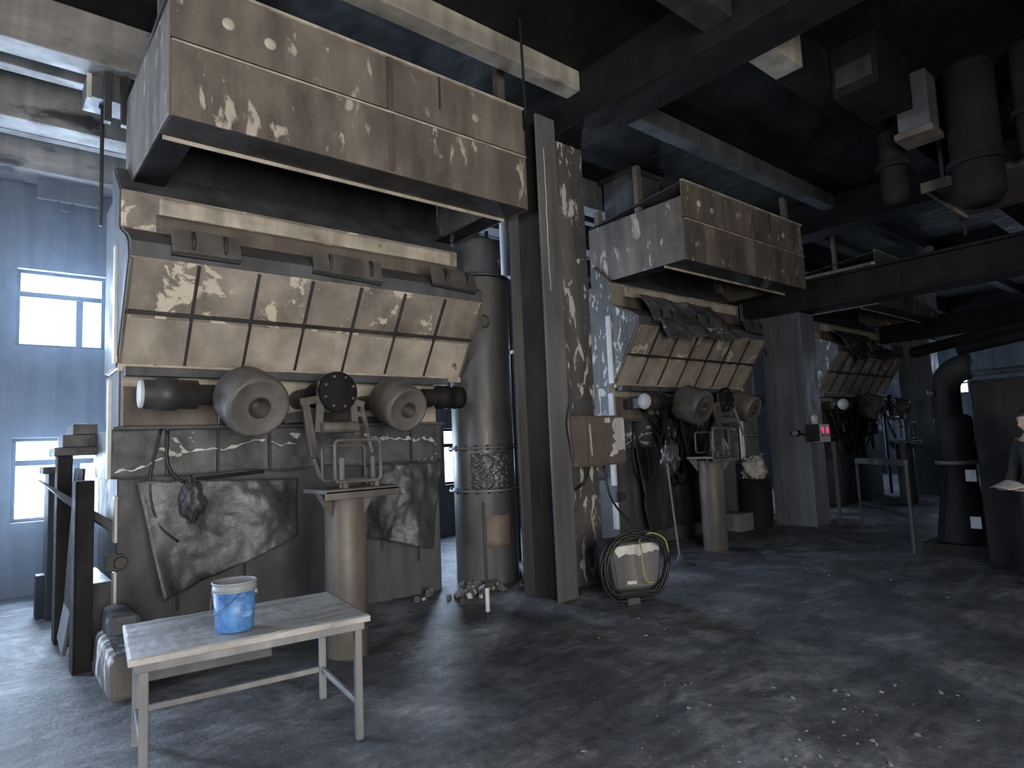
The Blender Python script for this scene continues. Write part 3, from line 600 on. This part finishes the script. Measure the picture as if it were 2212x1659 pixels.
fr = MB(); tbox(fr, .03, TL-.03, .02, .05, .60, .645); tbox(fr, .03, TL-.03, TW-.05, TW-.02, .60, .645); tbox(fr, .03, .06, .05, TW-.05, .60, .645); tbox(fr, TL-.06, TL-.03, .05, TW-.05, .60, .645)
fr.build('top_frame', M['leg'], t)
for u, v in ((.05, .03), (TL-.085, .03), (.05, TW-.065), (TL-.085, TW-.065)): tbox(MB(), u, u+.042, v, v+.042, -.02, .60).build('leg', M['leg'], t)
tbox(MB(), .09, TL-.085, TW-.058, TW-.03, .17, .205).build('stretcher', M['leg'], t)
tbox(MB(), .06, .085, .07, TW-.065, .17, .205).build('stretcher', M['leg'], t); tbox(MB(), TL-.08, TL-.055, .07, TW-.065, .17, .205).build('stretcher', M['leg'], t)
tbox(MB(), .10, TL*.62, TW-.40, TW-.38, .44, .60).build('under_panel', M['grey'], t)
# pail
pc = Vector((1.135, 3.86, .686))
t = thing('paint_pail', 'blue paint pail with grey rim standing on the work table', 'pail', pc)
MB().lathe(pc, (0, 0, 1), [(.0, .001), (.0, .092), (.006, .098), (.235, .113), (.235, .1085), (.01, .0905), (.008, .001)], 40, False).build('body', M['pail'], t, bevel=0)
MB().lathe(pc, (0, 0, 1), [(.012, .001), (.012, .089), (.233, .107)], 40, False).build('inside', M['dark'], t, bevel=0)  # dark inner wall paints in the shade inside the pail
rimm = MB()
for z, r_ in ((.228, .117), (.262, .120)): rimm.lathe(pc+Vector((0, 0, z-.006)), (0, 0, 1), [(0, r_-.012), (0, r_), (.012, r_), (.012, r_-.012), (0, r_-.012)], 40, False)
rimm.lathe(pc+Vector((0, 0, .215)), (0, 0, 1), [(0, .1135), (.052, .1175), (.052, .110), (0, .1085)], 40, False)
rimm.build('rim', GL, t, bevel=0)
lft = Vector((-.77, .64, 0)); fwd = Vector((-.64, -.77, 0))
MB().tube(curve_pts([pc+lft*.118+Vector((0,0,.215)), pc+lft*.115+fwd*.04+Vector((0,0,.15)), pc+lft*.085+fwd*.09+Vector((0,0,.10)), pc+lft*.03+fwd*.117+Vector((0,0,.125)), pc-lft*.05+fwd*.108+Vector((0,0,.19)), pc-lft*.065+fwd*.103+Vector((0,0,.213))]), .0028, 8).build('wire_handle', RUBG, t, bevel=0)
for s in (1, -1): MB().cyl(pc+lft*(s*.112)+Vector((0,0,.205)), pc+lft*(s*.128)+Vector((0,0,.205)), .014, 14).build('handle_ear', GL, t)
dl = MB()
def drip(u, v):
    a_ = math.atan2(lft.y, lft.x) + .03 + u*.42*(1-.4*v) ; r_ = .1138-.0148*v*1.0+.0012; return pc+Vector((r_*math.cos(a_), r_*math.sin(a_), .232-.225*v))
dl.grid(drip, 8, 12).build('white_streak', M['white'], t, bevel=0, solid=.0015)

# ================================================================== WELDER WITH ITS CABLE COIL
t = thing('welder', 'small grey welding set with flaking white top on the floor', 'welder', (5.32, 4.52, 0))
def wq(x, y, z): return Vector((5.27, 4.50, 0)) + Vector((x*1.12*.891+y*.454, -x*1.12*.454+y*.891, z*1.08))
def wbox(bb, x0, x1, y0, y1, z0, z1, tx=0):
    return bb.add([wq(x0+tx,y0,z0),wq(x1-tx,y0,z0),wq(x1-tx,y1,z0),wq(x0+tx,y1,z0),wq(x0,y0,z1),wq(x1,y0,z1),wq(x1,y1,z1),wq(x0,y1,z1)], [(0,3,2,1),(4,5,6,7),(0,1,5,4),(1,2,6,5),(2,3,7,6),(3,0,4,7)])
wbox(MB(), -.27, .27, -.18, .2, .07, .56, .06).build('case', M['grey'], t, bevel=.03)
wf = wbox(MB(), -.235, .245, -.19, -.178, .14, .54, .05).build('front_panel', M['steel'], t)
outl = [(-.215, .52), (.235, .545), (.232, .46), (.19, .475), (.16, .455), (.12, .46), (.10, .445), (.06, .45), (.03, .42), (-.01, .445), (-.06, .44), (-.10, .455), (-.13, .44), (-.17, .42), (-.20, .47)]
k_ = MB(); nn = len(outl); k_.add([wq(x, -.194, z) for x, z in outl] + [wq(x, -.19, z) for x, z in outl], [tuple(range(nn)), tuple(range(2*nn-1, nn-1, -1))] + [(i, (i+1) % nn, (i+1) % nn+nn, i+nn) for i in range(nn)])
k_.build('white_flake', M['white'], wf, bevel=0); wbox(MB(), -.10, -.01, -.194, -.19, .17, .20).build('white_flake', M['white'], wf, bevel=0)
for x in (-.16, .16):
    MB().cyl(wq(x-.03, -.05, .055), wq(x+.03, -.05, .055), .06, 20).build('wheel', RUB, t)
wbox(MB(), -.12, .0, -.24, -.16, -.01, .07).build('foot', M['grey'], t)
o = MB()
rng = random.Random(5)
for k in range(9):
    rx = .30+.04*rng.random()-.004*k; rz = .29+.04*rng.random(); cz = .34-.03*rng.random(); tl = -.08+.16*rng.random(); pts = []
    for j in range(41):
        a_ = 2*math.pi*j/40; x = rx*math.cos(a_); z = cz + rz*math.sin(a_) + .08*x + .03*math.sin(3*a_+k)
        yy = -.21 - .012*k - .02*rng.random()*0 + tl*.25*math.sin(a_)
        pts.append(wq(x*(1+.12*math.sin(a_))-.03, yy, max(.03+.012*k, z)))
    o.tube(pts, .0125, 7)
o = o.build('cable_coil', RUB, bevel=0, origin=wq(0, -.22, 0)); tag(o, 'coil of dark cable hung around the front of the welding set', 'cable')
o = MB().tube(curve_pts([wq(.02, -.23, .58), wq(.0, -.335, .5), wq(0, -.345, .36), wq(.03, -.345, .22), wq(.10, -.34, .20)]), .008, 7).tube(curve_pts([wq(.02, -.24, .58), wq(.12, -.28, .64), wq(.24, -.30, .58), wq(.27, -.31, .46)]), .008, 7).build('yellow_cable', YEL, bevel=0, origin=wq(0, -.3, .2)); tag(o, 'thin yellowish cable looped over the dark coil', 'cable')

# ================================================================== RODS, HOOKS, BLOCKS
RG = 'upright iron rods on the floor'
o = thing('iron_rod', 'thin iron rod standing on the floor in front of the tall duct', 'rod', (3.75, 4.97, 0), RG)
MB().cyl((3.75, 4.97, -.03), (3.765, 5.0, 1.10), .014, 10).build('shaft', M['dark'], o); MB().cyl((3.75, 4.97, .08), (3.757, 4.98, .30), .022, 10).build('pale_sleeve', M['white'], o)
o = thing('iron_rod', 'pale thin rod with a flared foot in front of the middle machine', 'rod', (7.08, 5.18, 0), RG)
MB().cyl((7.08, 5.18, 0), (6.93, 5.18, 1.32), .013, 10).build('shaft', M['leg'], o); MB().lathe((7.08, 5.18, -.02), (0, 0, 1), [(0, .22), (.03, .12), (.06, .05), (.14, .018)], 24).build('foot', M['grey'], o)
o = crumple((7.05, 5.2, 1.38), .14, .2, 12, .1).build('foil_bag', M['foil'], bevel=0, origin=(7.05, 5.2, 1.2)); tag(o, 'crumpled shiny bag hung at the top of the pale rod', 'bag')
o = MB().cyl((4.07, 4.46, 4.85), (4.05, 4.46, ZC), .014, 10).build('ceiling_rod', M['black'], origin=(4.07, 4.46, 4.85)); tag(o, 'black rod hanging from the ceiling before the hood', 'rod')
o = thing('hanging_rod', 'long dark rod hanging left of the big hood', 'rod', (.88, 7.2, 5.2)); MB().cyl((.87, 7.2, 3.95), (.87, 7.2, 5.15), .018, 10).build('shaft', M['dark'], o); MB().lathe((.87, 7.2, 5.15), (0, 0, 1), [(0, .035), (.16, .03), (.28, .004)], 14).build('socket', M['black'], o)
o = thing('bracket_box', 'dark steel bracket holding the rod left of the big hood', 'bracket', (.9, 7.2, 5.4)); MB().box(.72, 1.1, 7.05, 7.4, 5.18, 5.40).build('body', M['grey'], o); MB().box(.72, .76, 7.03, 7.06, 5.15, 5.42).build('edge_plate', M['cream'], o)
o = thing('lifting_hook', 'small dark hook under the ceiling beam at upper left', 'hook', (.75, 9.6, 4.9)); MB().tube(arc((.80, 9.9, 5.02), (1, 0, 0), (0, 0, 1), .08, -200, 20), .016).build('bow', M['dark'], o, bevel=0); MB().box(.5, 1.2, 9.86, 9.94, 5.05, 5.30).build('mount', M['grey'], o)
# broken concrete plinth
def lump(name, x0, x1, y0, y1, z1, seed, mat, label, cat):
    bb = MB().box(x0, x1, y0, y1, -.02, z1); o = bb.build(name, mat, bevel=.05, origin=((x0+x1)/2, (y0+y1)/2, 0)); tag(o, label, cat)
    for v in o.data.vertices: v.co += Vector((noise.noise(v.co*3+Vector((seed, 0, 0))), noise.noise(v.co*3+Vector((0, seed, 0))), .6*noise.noise(v.co*3+Vector((0, 0, seed)))))*.09
    return o
lump('concrete_block', .74, 1.0, 5.35, 6.28, .30, 4, M['conc'], 'rough concrete block lying at the left foot of the near machine', 'block')
lump('rubble_block', .80, 1.05, 5.95, 6.40, .46, 9, M['grey'], 'second rough lump leaning on the near machine behind the block', 'block')
# stack of steel frames before the lower window
t = thing('frame_stack', 'dark stack of upright steel frames before the lower left window', 'stack', (.7, 7.8, 0))
MB().box(.60, .70, 8.55, 9.1, .0, 1.55).box(.52, .68, 8.75, 8.95, .0, .45).build('rear_post', M['black'], t)
MB().box(.58, .70, 7.35, 7.6, .0, 1.72).build('middle_post', M['black'], t)
MB().box(.63, .75, 6.28, 6.48, -.02, 1.50).box(.615, .63, 6.26, 6.50, -.02, 1.50).build('front_post', M['black'], t)
MB().obox((.68, 6.95, .95), (.02, .62, 1.3), (0, 3, 0)).obox((.72, 7.95, .9), (.02, .7, 1.4), (0, -2, 0)).build('leaning_plate', M['black'], t)
MB().box(.55, .9, 7.3, 7.9, 1.72, 1.80).box(.62, .9, 7.4, 7.9, 1.80, 1.92).box(.7, .9, 7.4, 8.0, 1.92, 2.02).box(.52, .74, 8.1, 8.6, 1.55, 1.62).build('stacked_bar', M['dark'], t)
MB().box(.76, .93, 6.6, 7.6, -.02, .62).build('lower_crate', M['dark'], t)
MB().obox((.66, 7.0, .42), (.03, .5, .75), (6, 8, 0)).build('folded_sheet', M['grey'], t)
# sacks, crate and drum behind the middle pedestal
o = MB().box(10.05, 10.45, 6.05, 6.45, -.02, .28).build('wooden_crate', M['leg'], origin=(10.25, 6.25, 0)); tag(o, 'low grey crate on the floor left of the box column', 'crate')
o = MB().lathe((10.75, 6.15, -.02), (0, 0, 1), [(0, .26), (.3, .28), (.6, .27), (.85, .27), (.85, .001)], 28, False).build('oil_drum', M['black'], bevel=0, origin=(10.75, 6.15, 0)); tag(o, 'black drum standing behind the middle pedestal', 'drum')
o = crumple((10.75, 6.15, 1.02), .22, .19, 21, .2).build('pale_sack', M['white'], bevel=0, origin=(10.75, 6.15, .83)); tag(o, 'pale lumpy sack lying on the black drum', 'sack')
o = MB().lathe((12.55, 7.0, -.02), (0, 0, 1), [(0, .16), (.5, .18), (.9, .13), (1.0, .15), (1.25, .10), (1.25, .001)], 24, False).build('gas_bottle', M['white'], bevel=0, origin=(12.55, 7.0, 0)); tag(o, 'pale gas bottle half hidden left of the box column', 'bottle')
# heap of rubble at the duct's foot
bb = MB(); rng = random.Random(11)
for k in range(70):
    a_ = rng.random()*6.28; q = abs(rng.gauss(0, .28)); x, y = 4.45+q*math.cos(a_)*1.3, 6.05+q*math.sin(a_)*.8; s = .015+.045*rng.random()
    if y > 6.40 and x < 4.3: continue
    bb.obox((x, y, fz(x, y)+s*.5), (s*2, s*1.4, s*1.2), (rng.random()*180, rng.random()*180, rng.random()*180))
o = bb.build('rubble', M['conc'], bevel=0, origin=(4.45, 6.05, 0)); o['kind'] = 'stuff'; tag(o, 'pale crushed rubble heaped at the foot of the tall duct', 'rubble')
# crumbs and paper flakes strewn on the floor
bb = MB(); rng = random.Random(2)
for k in range(360):
    if k < 230: x, y = rng.gauss(3.1, .9), rng.gauss(1.75, .45)
    else: x, y = rng.uniform(.2, 8.5), rng.uniform(1.2, 5.0)
    if Vector((x, y)).length < 1.3 or (x < 2.2 and y > 3.3): continue
    s = .003+.012*rng.random()**4; bb.obox((x, y, fz(x, y)+.004), (s*2.2, s*1.5, s*.7), (rng.random()*50-25, rng.random()*50-25, rng.random()*180))
o = bb.build('floor_flakes', M['leg'], bevel=0); o['kind'] = 'stuff'; tag(o, 'pale flakes and crumbs strewn over the sooty floor', 'debris')

# ================================================================== RIGHT SIDE
o = thing('steel_cabinet', 'large plain dark steel cabinet at the right edge behind the person', 'cabinet', (9.5, 1.6, 0))
MB().box(9.0, 9.9, .6, 2.31, -.02, 2.16).build('case', M['black'], o, bevel=.015); MB().box(8.975, 9.0, .62, 2.29, .05, 2.12).build('door', M['black'], o)
t = thing('bent_duct', 'black upright duct with a bent top left of the dark cabinet', 'duct', (9.95, 2.78, 0))
pts = [(9.95, 2.83, 1.15), (9.95, 2.83, 2.05)] + arc((9.95, 2.55, 2.12), (0, 1, 0), (0, 0, 1), .28, 0, 95, 10)
MB().tube(pts, .17, 24).build('elbow', M['black'], t, bevel=0)
MB().lathe((9.95, 2.78, -.02), (0, 0, 1), [(0, .33), (.25, .30), (.9, .21), (1.15, .20), (1.2, .23), (1.75, .22), (1.8, .16)], 28).build('body', M['black'], t, bevel=0)
MB().lathe((9.95, 2.78, 1.13), (0, 0, 1), [(0, .21), (0, .25), (.05, .25), (.05, .21)], 28, False).build('strap', M['steel'], t, bevel=0)
MB().lathe((9.80, 2.93, 2.08), (-.6, .8, 0), [(0, .045), (.06, .045), (.06, .03)], 14).build('port', M['dark'], t, bevel=0)
MB().box(9.5, 10.35, 2.36, 3.15, -.02, .14).build('plinth', M['black'], t)
for zz in (.92, .33): MB().box(9.70, 9.72, 2.52, 2.64, zz, zz+.15).build('pale_plate', M['white'], t)
# guard rail
t = thing('guard_rail', 'low dark guard rail in front of the farthest machine', 'rail', (10.2, 3.8, 0))
MB().bar((9.5, 3.24, 1.17), (11.3, 4.6, 1.12), .05, .09).build('top_bar', M['grey'], t); MB().bar((9.5, 3.24, .45), (11.3, 4.6, .45), .04, .05).build('lower_bar', M['dark'], t)
for x, y in ((9.5, 3.24), (11.3, 4.6)): MB().bar((x, y, -.02), (x, y, 1.16), .04, .04).build('post', M['dark'], t)
# dark pipework hanging under the ceiling at right
DG = 'dark ducts under the ceiling at right'
for k, (x, y, r_, z0, lab) in enumerate(((9.02, 2.88, .16, 4.62, 'dark round duct hanging at upper right, nearest to the pale stub'), (8.95, 1.98, .26, 4.32, 'fat dark round duct hanging at upper right near the picture edge'), (9.0, 1.38, .22, 4.70, 'short dark duct hanging at the upper right picture edge'))):
    t = thing('ceiling_duct', lab, 'duct', (x, y, z0), DG)
    MB().cyl((x, y, z0), (x, y, ZC), r_, 28).build('pipe', M['black'], t); MB().cyl((x, y, z0+.35), (x, y, z0+.42), r_+.05, 28).build('collar', M['black'], t)
    MB().lathe((x, y, z0), (0, 0, -1), [(0, r_), (.12, r_*.7), (.12, .001)], 28, False).build('end_cone', M['black'], t, bevel=0)
t = thing('duct_stub', 'pale square duct stub hanging among dark pipes at upper right', 'duct', (8.75, 2.45, 5.2)); MB().box(8.5, 8.85, 2.28, 2.62, 5.18, ZC).build('wall', M['grey'], t); MB().box(8.46, 8.88, 2.25, 2.66, 5.10, 5.18).build('collar', M['rust'], t)
t = thing('ceiling_platform', 'level pale platform hung under the ceiling above the black girder', 'platform', (10.35, 1.35, 4.7))
MB().box(9.4, 11.25, .1, 2.66, 4.73, 4.78).build('plate', M['rust'], t); MB().box(9.4, 11.25, 2.66, 2.70, 4.70, 4.80).build('edge_angle', M['cream'], t); MB().box(9.36, 9.4, .1, 2.70, 4.66, 4.80).build('edge_angle', M['rust'], t)
for x, y in ((9.6, .4), (11.0, .4), (9.6, 2.5), (11.0, 2.5)): MB().bar((x, y, 4.78), (x, y, ZC), .05, .05).build('hanger', M['dark'], t)
hx, hy = 11.38, 2.76
t = thing('chain_hoist', 'small chain hoist hanging above the black girder at right', 'hoist', (hx, hy, 4.4))
ch = MB()
for k in range(10):
    z = ZC-.08-.1*k; ring = loop(hy, hx-.02, hx+.02, z-.06, z+.06, .018)
    ch.tube(ring if k % 2 == 0 else [Vector((hx, hy+(p.x-hx), p.z)) for p in ring], .006, 6)
ch.build('chain', M['dark'], t, bevel=0)
MB().lathe((hx, hy-.05, 4.80), (0, 1, 0), [(0, .03), (.0, .09), (.1, .09), (.1, .03)], 20, False).build('pulley', M['dark'], t, bevel=0); MB().tube([Vector((hx, hy, 4.72)), Vector((hx, hy, 4.60))] + arc((hx, hy, 4.54), (1, 0, 0), (0, 0, 1), .06, 90, -190), .014).build('hook', M['dark'], t, bevel=0)
# pale brackets on the ceiling at upper right
t = thing('ceiling_box', 'boxy dark casing under the ceiling at the top right', 'casing', (7.6, 3.3, 5.5)); MB().box(7.2, 8.2, 2.35, 2.82, 5.30, ZC).build('case', M['ceil'], t); MB().box(7.19, 7.2, 2.4, 2.78, 5.4, 5.62).build('hatch', M['dark'], t)

# ---- person at the right edge
SKIN = plain('skin', (.42, .29, .23), .5); HAIR = plain('black hair', (.012, .011, .011), .6); CLOTH = plain('dark work jacket', (.020, .020, .023), .85); TROU = plain('dark trousers', (.028, .028, .032), .9)
fd = Vector((-.80, .60, 0)).normalized(); sd = Vector((fd.y, -fd.x, 0))        # facing direction, person's right-hand side
PC = Vector((8.27, 1.615, 0))
def pp(f_, s_, z): return PC + fd*f_ + sd*s_ + Vector((0, 0, z))
def skin_mesh(name, verts, edges, rad, mat, parent, sub=2, root=0):
    me = bpy.data.meshes.new(name); org = Vector(parent['_o']); me.from_pydata([Vector(v)-org for v in verts], edges, []); o = bpy.data.objects.new(name, me); COL.objects.link(o); o.parent = parent
    md = o.modifiers.new('skin', 'SKIN'); md.use_smooth_shade = True
    for v, r_ in zip(me.skin_vertices[0].data, rad): v.radius = r_ if isinstance(r_, tuple) else (r_, r_)
    me.skin_vertices[0].data[root].use_root = True
    md2 = o.modifiers.new('smooth', 'SUBSURF'); md2.levels = md2.render_levels = sub
    me.materials.append(mat); o['_o'] = tuple(org); return o
t = thing('person', 'person in dark clothes at the right edge looking down at a white paper', 'person', PC)
hz = 1.66
hd = MB()
def head(u, v):
    a_, e = 2*math.pi*u, math.pi*(v-.5); ca, sa, ce, se = math.cos(a_), math.sin(a_), math.cos(e), math.sin(e)
    f_, s_, z = .098*ce*ca, .076*ce*sa, .118*se
    fr_ = max(0, ca)*ce
    if z < 0: s_ *= 1+.9*z/.118*.35; f_ += .012*(-z/.118)*max(0, ca)
    f_ += .026*math.exp(-((z+.012)/.022)**2)*math.exp(-(s_/.012)**2)*(1 if ca > 0 else 0)       # nose
    f_ += .006*math.exp(-((z+.052)/.010)**2)*math.exp(-(s_/.024)**2)*(1 if ca > 0 else 0)       # lips
    f_ += .010*math.exp(-((z+.092)/.016)**2)*math.exp(-(s_/.022)**2)*(1 if ca > 0 else 0)       # chin
    f_ -= .010*math.exp(-((z-.012)/.013)**2)*math.exp(-((abs(s_)-.032)/.016)**2)*(1 if ca > 0 else 0)   # eye sockets
    s_ += (.014*math.exp(-((z)/.028)**2)*math.exp(-((f_+.006)/.016)**2))*(1 if sa > 0 else -1)   # ears
    tl = R(-18); f2, z2 = f_*math.cos(tl)-z*math.sin(tl), f_*math.sin(tl)+z*math.cos(tl)
    return pp(.05+f2, s_, hz+z2)
hd.grid(head, 64, 48)
bv = [pp(0, 0, .95), pp(0, 0, 1.15), pp(0, 0, 1.35), pp(.01, 0, 1.46), pp(.03, 0, 1.55), pp(.05, 0, 1.62)]
be = [(k, k+1) for k in range(5)]
def chain(pts, root, verts, edges):
    last = root
    for p in pts: verts.append(p); edges.append((last, len(verts)-1)); last = len(verts)-1
brad = [(.12, .09), (.12, .09), (.14, .09), (.11, .08), .052, .05]
handR, handL = pp(.24, .10, .97), pp(.25, -.10, .97)
for s, h_ in ((1, handR), (-1, handL)):
    chain([pp(0, s*.19, 1.40), pp(.04, s*.24, 1.12), pp(.16, s*.20, .99), h_], 3, bv, be); brad += [.052, .042, .036, .026]
for s in (1, -1):
    chain([pp(0, s*.10, .86), pp(.02, s*.11, .48), pp(-.02, s*.12, .09), pp(.10, s*.13, .045)], 0, bv, be); brad += [.085, .058, .042, .035]
bo = skin_mesh('body', bv, be, brad, SKIN, t)
hd.build('head', SKIN, t, bevel=0)
hr = MB()
def hairf(u, v):
    p = Vector(head(u, .52+.48*v)); c = pp(.05, 0, hz); dv = (p-c); cut = 1.07 if dv.dot(fd) < .055 or v > .35 else .97
    return c + dv*cut
hr.grid(hairf, 48, 20).build('hair', HAIR, t, bevel=0)
jv = [pp(0, 0, .76), pp(0, 0, 1.1), pp(0, 0, 1.33), pp(.01, 0, 1.45), pp(.02, 0, 1.52)]; je = [(k, k+1) for k in range(4)]; jr = [(.19, .15), (.18, .14), (.19, .14), (.14, .10), .075]
for s, h_ in ((1, handR), (-1, handL)):
    chain([pp(0, s*.20, 1.40), pp(.04, s*.25, 1.12), pp(.16, s*.20, .99), h_.lerp(pp(.16, s*.20, .99), .35)], 3, jv, je); jr += [.075, .064, .052, .045]
skin_mesh('jacket', jv, je, jr, CLOTH, t)
tv = [pp(0, 0, 1.04), pp(0, 0, .88)]; te = [(0, 1)]; tr = [(.175, .14), (.17, .14)]
for s in (1, -1): chain([pp(0, s*.10, .78), pp(.02, s*.11, .48), pp(-.01, s*.12, .10)], 1, tv, te); tr += [.11, .085, .07]
skin_mesh('trousers', tv, te, tr, TROU, t)
for s in (1, -1): MB().obox(pp(.06, s*.125, .04), (.26, .10, .09), (0, 0, math.degrees(math.atan2(fd.y, fd.x)))).build('shoe', HAIR, t, bevel=.03)
for s, h_ in ((1, handR), (-1, handL)):
    hv = [h_, h_+fd*.05]; he = [(0, 1)]; hrad = [(.026, .018), (.036, .016)]
    for k in range(4):
        off = sd*(-.027+.018*k); ln = (.034, .040, .038, .030)[k]
        chain([h_+fd*.085+off, h_+fd*(.085+ln)+off+Vector((0, 0, .010)), h_+fd*(.085+ln*1.3)+off+Vector((0, 0, .030))], 1, hv, he); hrad += [.010, .009, .008]
    chain([h_+fd*.03-sd*(s*.035)+Vector((0, 0, .02)), h_+fd*.06-sd*(s*.045)+Vector((0, 0, .04))], 0, hv, he); hrad += [.012, .010]
    skin_mesh('hand', hv, he, hrad, SKIN, t, 1)
def sheetp(u, v): return pp(.26+.20*u, -.15+.26*v, 1.005+.05*u*(-.4)+.02*math.sin(v*3)+.06*(1-u)*v)
o = MB().grid(sheetp, 10, 10).build('paper_sheet', M['white'], bevel=0, solid=.001, origin=pp(.33, 0, 1.0)); tag(o, 'white sheet of paper held by the person at the right edge', 'paper')

# ================================================================== GLARE HAZE added behind the near machine to imitate lens glare from the windows
vm = bpy.data.materials.new('glare veil'); vm.use_nodes = True; nt = vm.node_tree
nt.nodes.remove(nt.nodes['Principled BSDF']); vs = nt.nodes.new('ShaderNodeVolumeScatter')
vs.inputs['Color'].default_value = (.62, .78, 1, 1); vs.inputs['Density'].default_value = .026; vs.inputs['Anisotropy'].default_value = .35
nt.links.new(vs.outputs[0], nt.nodes['Material Output'].inputs['Volume'])
o = MB().box(-7.4, 5.0, 7.75, 10.38, .05, 5.25).build('glare_haze', vm, bevel=0, origin=(-1, 9, .05)); o['kind'] = 'stuff'; tag(o, 'bluish haze added for the lens glare of the left windows', 'haze')
